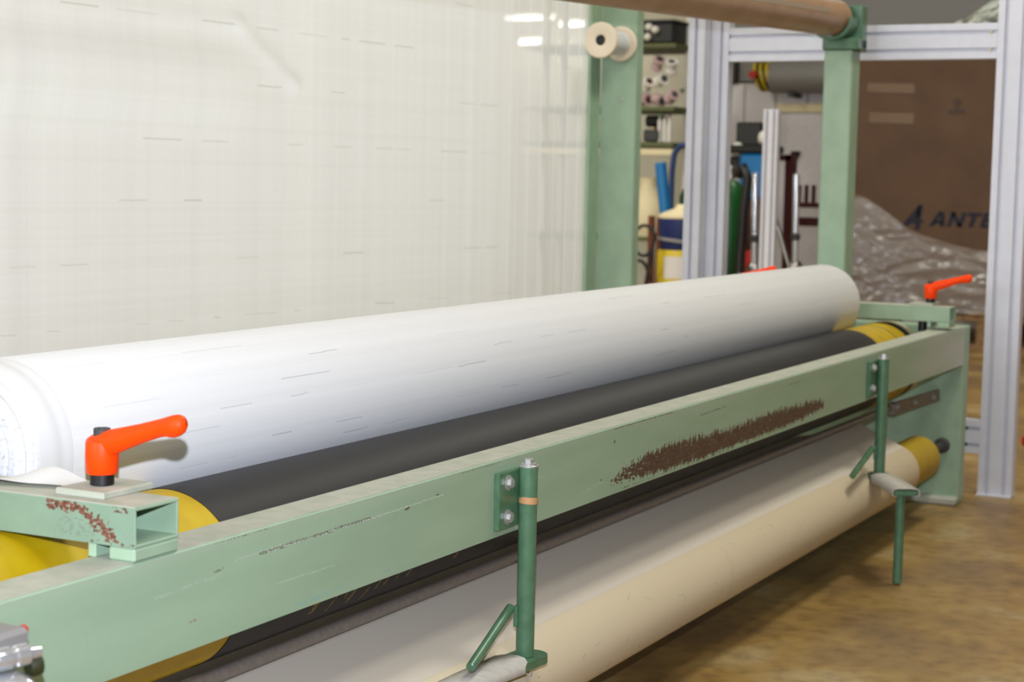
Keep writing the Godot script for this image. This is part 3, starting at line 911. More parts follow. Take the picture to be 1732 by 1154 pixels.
	part(low, "yellow_core", MB.new().lathe(q + Vector3(1.27, 0, 0), Vector3.RIGHT, [Vector2(0.0125, 0), Vector2(0.0585, 0), Vector2(0.06, 0.0015), Vector2(0.06, 3.444), Vector2(0.0585, 3.447), Vector2(0.045, 3.447), Vector2(0.044, 3.44), Vector2(0.0125, 3.44)], 64), M.yellow)


const CLOTH_END := Vector3(4.955, 0, -2.279)
const CLOTH_DIR := Vector3(0.9971, 0, 0.076)


func build_uprights():
	# channel post that carries the spool
	var p := thing("channel_post", "tall pale green channel post at the edge of the hanging cloth, carrying a spool", "post", Vector3(5.02, 0, -2.18))
	part(p, "web", MB.new().box(Vector3(5.025, 1.1, -2.192), Vector3(0.05, 2.2, 0.118), 0.003), M.green)
	part(p, "flange", MB.new().box(Vector3(4.963, 1.1, -2.257), Vector3(0.075, 2.2, 0.012), 0.002), M.green)
	part(p, "foot_plate", MB.new().box(Vector3(5.02, 0.006, -2.18), Vector3(0.2, 0.012, 0.22), 0.002), M.green)
	bolt(p, Vector3(5.0, 1.138, -2.178), Vector3.LEFT, 0.0034)
	# spool on the post
	var s := Vector3(0, 1.306, -2.183)
	var sp := thing("yarn_spool", "white yarn spool with two cream round flanges sticking out from the channel post", "spool", Vector3(4.92, 1.306, -2.183))
	for x in [4.838, 4.985]:
		part(sp, "flange", MB.new().lathe(s + Vector3(x, 0, 0), Vector3.RIGHT, [Vector2(0.016, 0.001), Vector2(0.018, 0), Vector2(0.050, 0), Vector2(0.0525, 0.002), Vector2(0.0525, 0.009), Vector2(0.050, 0.011), Vector2(0.016, 0.011)], 56), M.spool)
	var wind := [Vector2(0.0335, 0.0)]
	for k in 34:
		wind.append(Vector2(0.0335 + 0.0009 * (k % 2), 0.004 * k))
	wind.append(Vector2(0.0335, 0.138))
	part(sp, "yarn", MB.new().lathe(s + Vector3(4.848, 0, 0), Vector3.RIGHT, wind, 44, 60), M.yarn)
	part(sp, "hole_plug", MB.new().lathe(s + Vector3(4.843, 0, 0), Vector3.RIGHT, [Vector2(0, 0.002), Vector2(0.0085, 0), Vector2(0.0155, 0.002), Vector2(0.0155, 0.156)], 32), M.black)  # black plug standing for the dark inside of the spool's hole

	# square post with a tube cradle
	var q := thing("square_post", "pale green square post behind the roll's far end, topped by a tube cradle", "post", Vector3(5.04, 0.506, -1.507))
	part(q, "column", MB.new().box(Vector3(5.041, 0.893, -1.5075), Vector3(0.083, 0.774, 0.083), 0.004), M.green)
	part(q, "cap_plate", MB.new().box(Vector3(5.036, 1.296, -1.500), Vector3(0.10, 0.034, 0.104), 0.004), M.dark_green)
	part(q, "back_plate", MB.new().box(Vector3(5.055, 1.345, -1.479), Vector3(0.05, 0.125, 0.062), 0.003), M.dark_green)
	var cr := PackedVector2Array()
	for k in 15:
		var a := PI + PI * k / 14
		cr.append(Vector2(cos(a), sin(a)) * 0.064)
	for k in 15:
		var a := TAU - PI * k / 14
		cr.append(Vector2(cos(a), sin(a)) * 0.0535)
	part(q, "cradle", MB.new().prism(cr, Transform3D(Basis(Vector3(0, 0, 1), Vector3.UP, Vector3.LEFT), Vector3(5.03, 1.368, -1.520)), 0.07, 30), M.dark_green)

	# cardboard tube in the cradle
	var d := Vector3(0.9966, 0.031, 0.076).normalized()
	var e := Vector3(5.0, 1.3695, -1.520)
	var tube := thing("cardboard_tube", "brown paper-covered tube lying high in the cradle across the top of the picture", "tube", e - d * 1.7)
	part(tube, "body", MB.new().lathe(e - d * 3.3, d, [Vector2(0.044, 0.0), Vector2(0.0495, 0), Vector2(0.051, 0.0015), Vector2(0.051, 3.2985), Vector2(0.0495, 3.3), Vector2(0.044, 3.3)], 64), M.kraft)
	part(tube, "inner_wall", MB.new().lathe(e - d * 3.3, d, [Vector2(0.0442, 0.0005), Vector2(0.0442, 3.2995)], 40), M.kraft)
	var seam := MB.new()
	var sd := d.cross(Vector3.UP).normalized()
	for k in 1:
		var a := deg_to_rad(12)
		var n := (sd * cos(a) + sd.cross(d).normalized() * sin(a) * (1.0 if sd.cross(d).y > 0 else -1.0)).normalized()
		seam.box(e - d * 1.72 + n * 0.0508, Vector3(3.1, 0.0008, 0.014), 0.0002, Basis(d, n, d.cross(n)))
	part(tube, "tape_strip", seam, M.tape_shine)


func build_cloth():
	var f := func(u: float, v: float):
		var s := (u - 1.0) * 4.6
		var y := lerpf(0.42, 2.32, v)
		# lay creases: one slanting into an upright one, one further right, and a soft band high on the left
		var h := 0.004 * sin(s * 2.1 + 0.6) + 0.0015 * sin(s * 17.0) * smoothstep(-1.2, 0.0, s)
		var a := Geometry2D.get_closest_point_to_segment(Vector2(s, y), Vector2(-1.63, 1.225), Vector2(-1.42, 1.10))
		var b := Geometry2D.get_closest_point_to_segment(Vector2(s, y), Vector2(-1.42, 1.10), Vector2(-1.47, 0.83))
		var c := Geometry2D.get_closest_point_to_segment(Vector2(s, y), Vector2(-1.10, 1.14), Vector2(-1.13, 0.92))
		var t := Geometry2D.get_closest_point_to_segment(Vector2(s, y), Vector2(-1.63, 1.225), Vector2(-3.2, 1.19))
		var g := func(q: Vector2, w: float): return exp(-pow(q.distance_to(Vector2(s, y)) / w, 2))
		h += 0.0090 * g.call(a, 0.024) + 0.0070 * g.call(b, 0.026) + 0.0055 * g.call(c, 0.026) + 0.006 * g.call(t, 0.03)
		if s < -1.45:
			h += 0.022 * smoothstep(1.215, 1.11, y) * smoothstep(0.95, 1.09, y) * smoothstep(-1.45, -1.75, s)
		var n := Vector3(-0.076, 0, 0.9971)
		return CLOTH_END + CLOTH_DIR * s + Vector3(0, y, 0) + n * h
	solo("hanging_cloth", MB.new().sheet(f, 420, 170), M.hanging_cloth, "wide sheer white cloth with dashed grey lines hanging behind the big white roll", "cloth", CLOTH_END + CLOTH_DIR * -2.3 + Vector3(0, 0.42, 0))


# slotted aluminium extrusion: centre line from a to b, face width w across dir, depth across the other way
func extrusion(parent: Node3D, n: String, a: Vector3, b: Vector3, across: Vector3, w: float, depth: float, slots: int):
	var z := (b - a).normalized()
	var x := across.normalized()
	var y := z.cross(x)
	var p := PackedVector2Array()
	var pitch := w / slots
	for side in [-1.0, 1.0]:
		p.append(Vector2(-side * w / 2, side * depth / 2))
		for k in slots:
			var c: float = -side * w / 2 + side * pitch * (k + 0.5)
			for e in [[-0.0055, 0.0], [-0.0055, -0.004], [-0.0095, -0.0045], [-0.0065, -0.012], [0.0065, -0.012], [0.0095, -0.0045], [0.0055, -0.004], [0.0055, 0.0]]:
				p.append(Vector2(c + e[0] * side, side * (depth / 2 + e[1])))
		p.append(Vector2(side * w / 2, side * depth / 2))
		var m: float = side * w / 2
		for e in [[0.0, 0.0055], [-0.004, 0.0055], [-0.0045, 0.0095], [-0.012, 0.0065], [-0.012, -0.0065], [-0.0045, -0.0095], [-0.004, -0.0055], [0.0, -0.0055]]:
			p.append(Vector2(m + e[0] * side, e[1] * side))
	return part(parent, n, MB.new().prism(p, Transform3D(Basis(x, y, z), a), (b - a).length()), M.alu)


func build_frame():
	var fr := thing("aluminium_frame", "tall slotted aluminium profile frame standing on the floor beyond the machine's far end", "frame", Vector3(5.21, 0, -1.5))
	extrusion(fr, "post", Vector3(5.2125, 0.004, -1.050), Vector3(5.2125, 2.1, -1.050), Vector3.BACK, 0.098, 0.045, 2)
	extrusion(fr, "post", Vector3(5.2125, 0.004, -1.955), Vector3(5.2125, 2.1, -1.955), Vector3.BACK, 0.090, 0.045, 2)
	extrusion(fr, "post", Vector3(5.1525, 0.004, -1.993), Vector3(5.1525, 2.1, -1.993), Vector3.BACK, 0.052, 0.045, 1)
	extrusion(fr, "rail", Vector3(5.2125, 1.314, -1.909), Vector3(5.2125, 1.314, -1.0995), Vector3.UP, 0.101, 0.045, 2)
	extrusion(fr, "rail", Vector3(5.2125, 0.170, -1.909), Vector3(5.2125, 0.170, -1.0995), Vector3.UP, 0.097, 0.045, 2)
	for z in [-1.05, -1.97]:
		part(fr, "foot_plate", MB.new().box(Vector3(5.2, 0.003, z), Vector3(0.06, 0.006, 0.10), 0.001), M.alu)
	for y in [1.337, 1.290]:
		part(fr, "slot_clip", MB.new().box(Vector3(5.1895, y, -1.118), Vector3(0.004, 0.014, 0.004), 0.001), M.cream)
	for y in [0.194, 0.146]:
		part(fr, "slot_nut", MB.new().box(Vector3(5.1905, y, -1.140), Vector3(0.004, 0.008, 0.012), 0.001), M.black)
	# red bar hooked to the frame's right side
	var rb := thing("red_pull_bar", "red bar with a rounded lower end beside the right aluminium post", "bar", Vector3(5.32, 0.0, -0.985))
	part(rb, "bar", MB.new().rod(Vector3(5.32, 0.15, -0.985), Vector3(5.30, 0.46, -0.985), 0.008, 16), M.red)
	part(rb, "grip", MB.new().lathe(Vector3(5.32, 0.134, -0.985), Vector3.UP, [Vector2(0, 0), Vector2(0.012, 0.002), Vector2(0.019, 0.01), Vector2(0.019, 0.026), Vector2(0.012, 0.036), Vector2(0, 0.038)], 24), M.red)
	part(rb, "stand", MB.new().rod(Vector3(5.33, 0.0, -0.955), Vector3(5.33, 0.75, -0.955), 0.017, 20), M.red)
	part(rb, "bracket", MB.new().box(Vector3(5.312, 0.40, -0.972), Vector3(0.014, 0.03, 0.05), 0.002), M.red)


func build_valve():
	var v := thing("pneumatic_valve", "blurred grey and chrome air valve with a red dot at the lower left corner", "valve", Vector3(1.07, 0.46, -1.03))
	var d := Vector3(0.95, 0.02, 0.3).normalized()
	part(v, "body", MB.new().box(Vector3(1.078, 0.4985, -1.040), Vector3(0.085, 0.026, 0.05), 0.004), M.grey)
	part(v, "fitting", MB.new().lathe(Vector3(1.064, 0.4965, -1.004), d, [Vector2(0, 0), Vector2(0.008, 0.0), Vector2(0.0095, 0.003), Vector2(0.0095, 0.014), Vector2(0.008, 0.0155), Vector2(0.008, 0.018), Vector2(0.0092, 0.0195), Vector2(0.0092, 0.030), Vector2(0.006, 0.033), Vector2(0.005, 0.042), Vector2(0, 0.042)], 28), M.chrome)
	part(v, "button", MB.new().lathe(Vector3(1.1195, 0.507, -1.024), Vector3(1, 0.2, 0.3), [Vector2(0, 0), Vector2(0.0045, 0), Vector2(0.0045, 0.003), Vector2(0.002, 0.005), Vector2(0, 0.005)], 16), M.red)
	part(v, "knob", MB.new().lathe(Vector3(1.096, 0.4855, -0.998), Vector3(1, 0, 0.4), [Vector2(0, 0), Vector2(0.0085, 0.001), Vector2(0.0095, 0.006), Vector2(0.0085, 0.012), Vector2(0, 0.013)], 24), plain(Color(0.16, 0.17, 0.08), 0.5))
	part(v, "cylinder", MB.new().lathe(Vector3(1.00, 0.455, -1.02), Vector3(1, 0, 0.25), [Vector2(0, 0), Vector2(0.028, 0), Vector2(0.031, 0.004), Vector2(0.031, 0.085), Vector2(0.026, 0.095), Vector2(0.018, 0.098), Vector2(0, 0.098)], 40), M.chrome)
	part(v, "stem", MB.new().rod(Vector3(1.05, 0.486, -1.06), Vector3(1.05, 0.486, -1.1088), 0.009, 18), M.steel)


# ------------------------------------------------------------------ things further back
func build_background():
	# carton on its pallet
	var bx := thing("carton", "big brown cardboard box with dark blue slanted lettering standing on a pallet", "box", Vector3(10.3, 0.215, -2.1))
	part(bx, "body", MB.new().box(Vector3(10.3, 0.97, -2.08), Vector3(0.80, 1.50, 1.60), 0.006), M.carton)
	# ANTE in heavy slanted capitals; strokes as outlines in letter heights
	var let := [
		[[0.0, 0, 0.26, 0, 0.50, 1, 0.28, 1], [0.62, 0, 0.90, 0, 0.62, 1, 0.36, 1], [0.22, 0.2, 0.70, 0.2, 0.66, 0.38, 0.26, 0.38]],
		[[1.0, 0, 1.24, 0, 1.24, 1, 1.0, 1], [1.62, 0, 1.86, 0, 1.86, 1, 1.62, 1], [1.0, 1, 1.26, 1, 1.86, 0, 1.60, 0]],
		[[1.95, 0.78, 2.75, 0.78, 2.75, 1, 1.95, 1], [2.23, 0, 2.48, 0, 2.48, 0.8, 2.23, 0.8]],
		[[2.86, 0, 3.11, 0, 3.11, 1, 2.86, 1], [3.1, 0, 3.55, 0, 3.55, 0.21, 3.1, 0.21], [3.1, 0.4, 3.48, 0.4, 3.48, 0.6, 3.1, 0.6], [3.1, 0.79, 3.55, 0.79, 3.55, 1, 3.1, 1]]]
	for strokes in let:
		var lm := MB.new()
		for q in strokes:
			var o := PackedVector2Array()
			for i in range(0, q.size(), 2):
				o.append(Vector2((q[i] + 0.24 * q[i + 1]) * 0.098, q[i + 1] * 0.080))
			lm.prism(o, Transform3D(Basis(Vector3(0, 0, 1), Vector3.UP, Vector3.LEFT), Vector3(9.9, 0.676, -2.428)), 0.003)
		part(bx, "letter", lm, M.ink)
	var lg := MB.new()
	var lx := Transform3D(Basis(Vector3(0, 0, 1), Vector3.UP, Vector3.LEFT), Vector3(9.9, 0.655, -2.585))
	lg.prism(PackedVector2Array([Vector2(0.075, 0.0), Vector2(0.105, 0.0), Vector2(0.118, 0.137), Vector2(0.096, 0.137)]), lx, 0.003)
	lg.prism(PackedVector2Array([Vector2(0.0, 0.016), Vector2(0.035, 0.016), Vector2(0.10, 0.075), Vector2(0.105, 0.137), Vector2(0.096, 0.137)]), lx, 0.003)
	lg.prism(PackedVector2Array([Vector2(0.045, 0.032), Vector2(0.12, 0.040), Vector2(0.132, 0.052), Vector2(0.05, 0.05)]), lx, 0.0035)
	part(bx, "logo", lg, M.ink)
	var mk := MB.new()
	var mx := Transform3D(Basis(Vector3(0, 0, 1), Vector3.UP, Vector3.LEFT), Vector3(9.9, 1.30, -2.30))
	mk.prism(PackedVector2Array([Vector2(-0.045, 0), Vector2(0.045, 0), Vector2(0.04, 0.025), Vector2(-0.04, 0.025)]), mx, 0.003)
	mk.prism(PackedVector2Array([Vector2(-0.007, 0.025), Vector2(0.007, 0.025), Vector2(0.007, 0.05), Vector2(-0.007, 0.05)]), mx, 0.003)
	mk.prism(PackedVector2Array([Vector2(-0.02, 0.05), Vector2(0.02, 0.05), Vector2(0.024, 0.075), Vector2(0.0, 0.088), Vector2(-0.024, 0.075)]), mx, 0.003)
	part(bx, "handling_mark", mk, M.faint_ink)
	for q in [[1.44, 0.052, -2.674, 0.27], [1.273, 0.06, -2.664, 0.255]]:
		part(bx, "parcel_tape", MB.new().box(Vector3(9.899, q[0], q[2]), Vector3(0.003, q[1], q[3]), 0.0005, Basis(Vector3.RIGHT, 0.03)), M.parcel_tape)
	# crumpled clear film round the lower part of the carton
	var nz := FastNoiseLite.new()
	nz.seed = 5
	nz.frequency = 3.2
	nz.fractal_octaves = 4
	var film := func(u: float, v: float):
		var z := lerpf(-2.93, -1.30, u)
		var top := lerpf(0.84, 0.60, smoothstep(0.0, 0.3, u)) + 0.05 * sin(u * 9.0)
		var y := lerpf(0.20, top, v)
		var b := 0.02 + 0.030 * absf(nz.get_noise_2d(z * 0.7, y * 1.6)) + 0.006 * absf(nz.get_noise_2d(z * 5.0 + y * 3.0, y * 4.0)) + 0.14 * smoothstep(0.32, 0.0, u) * (1.0 - v * 0.8)
		return Vector3(9.885 - b, y, z)
	solo("stretch_film", MB.new().sheet(film, 90, 40), M.film, "crumpled clear plastic film wrapped round the bottom of the lettered cardboard box", "plastic film", Vector3(9.86, 0.215, -2.1))
	var cover := func(u: float, v: float):
		var z := lerpf(-2.62, -1.3, u)
		var y := 1.732 + 0.30 * smoothstep(0.0, 0.5, u) * v + 0.03 * nz.get_noise_2d(z * 2.0, v * 3.0) * v
		return Vector3(9.95 + 0.25 * v + 0.08 * nz.get_noise_2d(z * 3.0 + 9.0, v * 2.5), y, z)
	solo("plastic_cover", MB.new().sheet(cover, 50, 20), M.white_film, "rumpled milky plastic cover lying on top of the brown cardboard box", "plastic cover", Vector3(10.1, 1.722, -2.0))
	var pal := thing("pallet", "wooden pallet under the brown cardboard box", "pallet", Vector3(10.3, 0, -2.1))
	for k in 5:
		part(pal, "deck_board", MB.new().box(Vector3(10.3, 0.200, -2.78 + 0.35 * k), Vector3(0.84, 0.026, 0.22), 0.002), M.wood)
	for k in 3:
		part(pal, "stringer", MB.new().box(Vector3(9.93 + 0.37 * k, 0.172, -2.08), Vector3(0.09, 0.03, 1.64), 0.002), M.wood)
		part(pal, "bottom_board", MB.new().box(Vector3(9.93 + 0.37 * k, 0.013, -2.08), Vector3(0.10, 0.026, 1.64), 0.002), M.wood)
		for j in 3:
			part(pal, "block", MB.new().box(Vector3(9.93 + 0.37 * k, 0.091, -2.82 + 0.74 * j), Vector3(0.09, 0.13, 0.12), 0.002), M.wood)

	# light panels on the wall, a seam between each two
	var ws: Node3D = get_node("wall_back")
	for k in 6:
		part(ws, "wall_panel", MB.new().box(Vector3(11.46, 0.78, -4.30 + 0.22 * k + 0.107), Vector3(0.06, 1.56, 0.214), 0.004), M.panel)
	part(ws, "wall_trim", MB.new().box(Vector3(11.45, 1.395, -3.15), Vector3(0.10, 0.06, 1.4), 0.004), M.cream)
	part(ws, "plaster_panel", MB.new().box(Vector3(11.44, 0.68, -2.9), Vector3(0.06, 1.36, 1.75), 0.004), M.grey_wall)
	part(ws, "upper_panel", MB.new().box(Vector3(11.47, 2.6, -2.85), Vector3(0.04, 2.05, 2.9), 0.004), M.grey)
	solo("wall_switch_box", MB.new().box(Vector3(11.42, 1.65, -4.165), Vector3(0.05, 0.18, 0.06), 0.004), M.black, "narrow black box fixed on the grey wall beside the aluminium post", "box", Vector3(11.42, 1.65, -4.165))
	var du := thing("hazard_cylinder", "grey horizontal cylinder on the wall with a yellow and black striped end", "cylinder", Vector3(11.26, 1.49, -3.5))
	part(du, "body", MB.new().lathe(Vector3(11.28, 1.592, -3.84), Vector3.BACK, [Vector2(0.0, 0), Vector2(0.103, 0), Vector2(0.103, 1.05), Vector2(0, 1.05)], 48), M.grey)
	for k in 5:
		part(du, "stripe", MB.new().lathe(Vector3(11.28, 1.592, -3.935 + 0.02 * k), Vector3(0, 0.25, 1), [Vector2(0.0, 0), Vector2(0.100, 0), Vector2(0.100, 0.019), Vector2(0, 0.019)], 40), M.drum_yellow if k % 2 == 0 else M.black)
	part(du, "lamp_cap", MB.new().lathe(Vector3(11.16, 1.60, -3.93), Vector3.LEFT, [Vector2(0.0, 0.03), Vector2(0.024, 0.03), Vector2(0.03, 0.0)], 20), M.red)
	for z in [-3.7, -3.1]:
		part(du, "bracket", MB.new().box(Vector3(11.33, 1.475, z), Vector3(0.18, 0.03, 0.04), 0.003), M.dark_grey)

	# shelf rack on the left
	var rk := thing("storage_rack", "metal storage rack crowded with small parts behind the channel post", "rack", Vector3(9.7, 0, -4.1))
	for z in [-3.825, -4.75]:
		for x in [9.74, 10.0]:
			part(rk, "upright", MB.new().box(Vector3(x, 1.05, z), Vector3(0.035, 2.1, 0.035), 0.003), M.white_plastic)
	for y in [0.55, 1.093, 1.297, 1.655, 2.05]:
		part(rk, "shelf", MB.new().box(Vector3(9.75, y + 0.010, -4.29), Vector3(0.53, 0.026, 0.96), 0.003), M.shelf_green)
	part(rk, "front_rail", MB.new().box(Vector3(9.478, 1.060, -4.29), Vector3(0.012, 0.034, 0.96), 0.002), M.cream)
	var cr := thing("parts_crate", "black open crate on the top shelf of the rack", "crate", Vector3(9.66, 1.678, -4.05))
	part(cr, "tray", MB.new().box(Vector3(9.66, 1.74, -4.05), Vector3(0.28, 0.12, 0.42), 0.01), M.black)
	part(cr, "rim", MB.new().box(Vector3(9.66, 1.805, -4.05), Vector3(0.31, 0.015, 0.45), 0.004), M.black)
	var spots := [[1.772, -3.985], [1.755, -3.945], [1.715, -3.99]]
	for k in spots.size():
		solo("white_stopper", MB.new().lathe(Vector3(9.512, spots[k][0], spots[k][1]), Vector3.LEFT, [Vector2(0.0, 0.03), Vector2(0.012, 0.029), Vector2(0.02, 0.02), Vector2(0.022, 0.0), Vector2(0, 0.0)], 20), M.white_plastic, ["round white stopper topmost on the front of the black crate", "round white stopper right of the topmost one on the black crate", "round white stopper lowest on the front of the black crate"][k], "stopper", Vector3(9.512, spots[k][0], spots[k][1]), "white stoppers on the black crate")
	# the heap of pale fittings one shelf down
	var fit := [[1.36, -4.01, 0.0], [1.445, -4.00, 0.7], [1.36, -3.925, -0.3], [1.47, -3.915, 0.3], [1.565, -3.935, 0.9], [1.545, -3.85, 1.3], [1.375, -3.845, 0.5]]
	for k in fit.size():
		var q: Array = fit[k]
		var ax := Vector3(-0.6, sin(q[2]), cos(q[2]))
		var c := Vector3(9.53, q[0], q[1])
		var ft := thing("pipe_fitting", ["pale pipe fitting leftmost at the bottom of the heap on the rack", "pale pipe fitting leaning second from the left in the heap", "pale pipe fitting low in the middle of the heap", "pale pipe fitting high in the middle of the heap", "pale pipe fitting topmost of the heap on the rack", "pale pipe fitting rightmost under the topmost one", "pale pipe fitting lowest at the right of the heap"][k], "fitting", c, "pale pipe fittings on the rack")
		part(ft, "sleeve", MB.new().lathe(c - ax.normalized() * 0.033, ax, [Vector2(0.020, 0.0), Vector2(0.033, 0), Vector2(0.035, 0.013), Vector2(0.029, 0.021), Vector2(0.029, 0.05), Vector2(0.036, 0.058), Vector2(0.036, 0.070), Vector2(0.020, 0.070)], 24), M.white_plastic if k % 2 else M.pink_plastic)
		part(ft, "bore", MB.new().lathe(c - ax.normalized() * 0.034, ax, [Vector2(0.0, 0), Vector2(0.021, 0), Vector2(0.021, 0.072), Vector2(0, 0.072)], 20), M.dark_red if k < 2 else M.dark_grey)
	solo("black_roll", MB.new().rod(Vector3(9.60, 1.24, -4.02), Vector3(9.60, 1.24, -3.905), 0.034, 24), M.black_rough, "black coil lying on the middle shelf of the rack", "coil", Vector3(9.60, 1.206, -3.96))
	solo("black_block", MB.new().box(Vector3(9.60, 1.155, -3.97), Vector3(0.12, 0.07, 0.10), 0.01), M.dark_grey, "dark block below the black coil on the rack", "block", Vector3(9.60, 1.12, -3.97))
	for k in 3:
		var c := Vector3(9.56, 1.12, -3.925 + 0.03 * k)
		var bt := thing("slim_bottle", ["leftmost of the slim white bottles on the rack shelf", "middle of the slim white bottles on the rack shelf", "rightmost of the slim white bottles on the rack shelf"][k], "bottle", c, "slim white bottles on the rack")
		part(bt, "body", MB.new().lathe(c, Vector3.UP, [Vector2(0, 0), Vector2(0.012, 0), Vector2(0.012, 0.12), Vector2(0.006, 0.135), Vector2(0.006, 0.145), Vector2(0, 0.145)], 20), M.white_plastic)
		part(bt, "cap", MB.new().rod(c + Vector3(0, 0.143, 0), c + Vector3(0, 0.162, 0), 0.008, 16), M.light_green if k == 0 else M.grey)
	solo("cream_bag", MB.new().lathe(Vector3(9.60, 0.572, -4.0), Vector3.UP, [Vector2(0, 0), Vector2(0.09, 0.0), Vector2(0.11, 0.06), Vector2(0.10, 0.2), Vector2(0.05, 0.3), Vector2(0.06, 0.34), Vector2(0, 0.34)], 28, 60), M.cream, "cream bag standing on the low shelf of the rack", "bag", Vector3(9.60, 0.572, -4.0))
	solo("orange_lid_jar", MB.new().lathe(Vector3(9.70, 1.12, -3.985), Vector3.UP, [Vector2(0, 0), Vector2(0.03, 0), Vector2(0.03, 0.09), Vector2(0.024, 0.1), Vector2(0.024, 0.11), Vector2(0, 0.11)], 24), plain(Color(0.85, 0.45, 0.2), 0.5), "small orange jar behind the dark block on the rack", "jar", Vector3(9.70, 1.12, -3.985))

	# gas trolley, blue
	var tr := thing("blue_trolley", "dark blue tube-framed sack trolley by the wall column", "trolley", Vector3(8.85, 0, -3.42))
	part(tr, "frame", MB.new().tube([Vector3(8.8, 0.05, -3.54), Vector3(8.8, 0.95, -3.535), Vector3(8.8, 1.04, -3.525), Vector3(8.8, 1.085, -3.49), Vector3(8.8, 1.09, -3.42), Vector3(8.8, 1.085, -3.35), Vector3(8.8, 1.04, -3.315), Vector3(8.8, 0.05, -3.31)], 0.015, 12), M.trolley_blue)
	for y in [0.35, 0.72]:
		part(tr, "cross_bar", MB.new().rod(Vector3(8.8, y, -3.535), Vector3(8.8, y, -3.315), 0.011, 12), M.trolley_blue)
	part(tr, "toe_plate", MB.new().box(Vector3(8.9, 0.03, -3.425), Vector3(0.22, 0.012, 0.26), 0.002), M.trolley_blue)
	for z in [-3.60, -3.25]:
		part(tr, "wheel", MB.new().lathe(Vector3(8.76, 0.09, z - 0.015), Vector3.BACK, [Vector2(0, 0), Vector2(0.07, 0), Vector2(0.09, 0.008), Vector2(0.09, 0.024), Vector2(0.07, 0.03), Vector2(0, 0.03)], 28), M.black)
	var gc := Vector3(8.92, 0.036, -3.44)
	var gb := thing("gas_bottle", "green gas bottle with a pale collar standing on the dark blue trolley", "gas bottle", gc)
	part(gb, "body", MB.new().lathe(gc, Vector3.UP, [Vector2(0, 0), Vector2(0.085, 0), Vector2(0.09, 0.01), Vector2(0.09, 0.78), Vector2(0.07, 0.82), Vector2(0.03, 0.84), Vector2(0, 0.84)], 32), M.bottle_green)
	part(gb, "collar", MB.new().rod(gc + Vector3(0, 0.83, 0), gc + Vector3(0, 0.88, 0), 0.035, 24), M.light_green)
	# bright blue tube leaning on the rack
	solo("blue_tube", MB.new().rod(Vector3(8.62, 0.0, -3.395), Vector3(8.60, 0.99, -3.52), 0.030, 28), M.blue, "bright blue tube leaning upright in front of the rack", "tube", Vector3(8.62, 0, -3.395))
	# drum, its lid and the bucket on it
	var dc := Vector3(8.28, 0.0, -3.26)
	var dr := thing("yellow_drum", "yellow drum with a white paper label on its side", "drum", dc)
	part(dr, "body", MB.new().lathe(dc, Vector3.UP, [Vector2(0, 0), Vector2(0.12, 0), Vector2(0.125, 0.01), Vector2(0.125, 0.54), Vector2(0.12, 0.555), Vector2(0, 0.555)], 40), M.drum_yellow)
	var lb := MB.new()
	for k in 10:
		var a0 := deg_to_rad(lerpf(150, 202, k / 10.0))
		var a1 := deg_to_rad(lerpf(150, 202, (k + 1) / 10.0))
		var d0 := Vector3(cos(a0), 0, sin(a0))
		var d1 := Vector3(cos(a1), 0, sin(a1))
		lb.squad([dc + d0 * 0.1262 + Vector3(0, 0.415, 0), dc + d1 * 0.1262 + Vector3(0, 0.415, 0), dc + d1 * 0.1262 + Vector3(0, 0.525, 0), dc + d0 * 0.1262 + Vector3(0, 0.525, 0)], [d0, d1, d1, d0], [Vector2.ZERO, Vector2.ZERO, Vector2.ZERO, Vector2.ZERO])
	part(dr, "label_sheet", lb, M.paper)
	var bc := Vector3(8.28, 0.5555, -3.26)
	var bk := thing("blue_bucket", "navy blue bucket with a cream lid standing on the yellow drum", "bucket", bc)
	part(bk, "body", MB.new().lathe(bc, Vector3.UP, [Vector2(0, 0), Vector2(0.112, 0), Vector2(0.115, 0.004), Vector2(0.122, 0.155), Vector2(0.118, 0.158), Vector2(0, 0.158)], 40), M.navy)
	part(bk, "bail", MB.new().lathe(bc + Vector3(0, 0.035, 0), Vector3(0.05, 1, 0.1), [Vector2(0.121, 0), Vector2(0.128, 0), Vector2(0.128, 0.016), Vector2(0.121, 0.016)], 36), M.grey)
	part(bk, "lid", MB.new().lathe(bc + Vector3(0, 0.156, 0), Vector3.UP, [Vector2(0.124, 0), Vector2(0.126, 0.012), Vector2(0.10, 0.028), Vector2(0.04, 0.05), Vector2(0.03, 0.07), Vector2(0, 0.07)], 40, 50), M.cream)
	# rusty rods and black hoses in front of the rack
	var rs := [[-3.445, 0.0], [-3.405, 0.02]]
	for k in 2:
		solo("rusty_bar", MB.new().box(Vector3(8.32, 0.37, rs[k][0]), Vector3(0.03, 0.70, 0.028), 0.003, Basis(Vector3.RIGHT, rs[k][1])), M.rust, ["rusty brown upright bar left of the yellow drum", "rusty brown slanting bar close to the yellow drum"][k], "bar", Vector3(8.32, 0.0, rs[k][0]))
	for k in 2:
		var pts := []
		for j in 25:
			var a := TAU * j / 24.0
			pts.append(Vector3(8.13 + 0.02 * k - 0.02 * j / 24.0, [0.60, 0.40][k] + [0.075, 0.10][k] * sin(a), [-3.40, -3.435][k] + 0.055 * cos(a)))
		pts.append(Vector3(8.10 + 0.02 * k, 0.25, -3.40 - 0.04 * k))
		pts.append(Vector3(8.10 + 0.02 * k, 0.012, -3.40 - 0.04 * k))
		solo("black_hose", MB.new().tube(pts, 0.009, 10), M.black, ["upper black hose loop beside the blue bucket", "lower black hose loop beside the yellow drum"][k], "hose", Vector3(8.2, 0.0, -3.4))

	# middle bay: welding corner
	var wc := Vector3(9.42, 0.0, -3.27)
	var wd := thing("welding_set", "blue and black welding set seen between the aluminium post and square post", "welding set", wc)
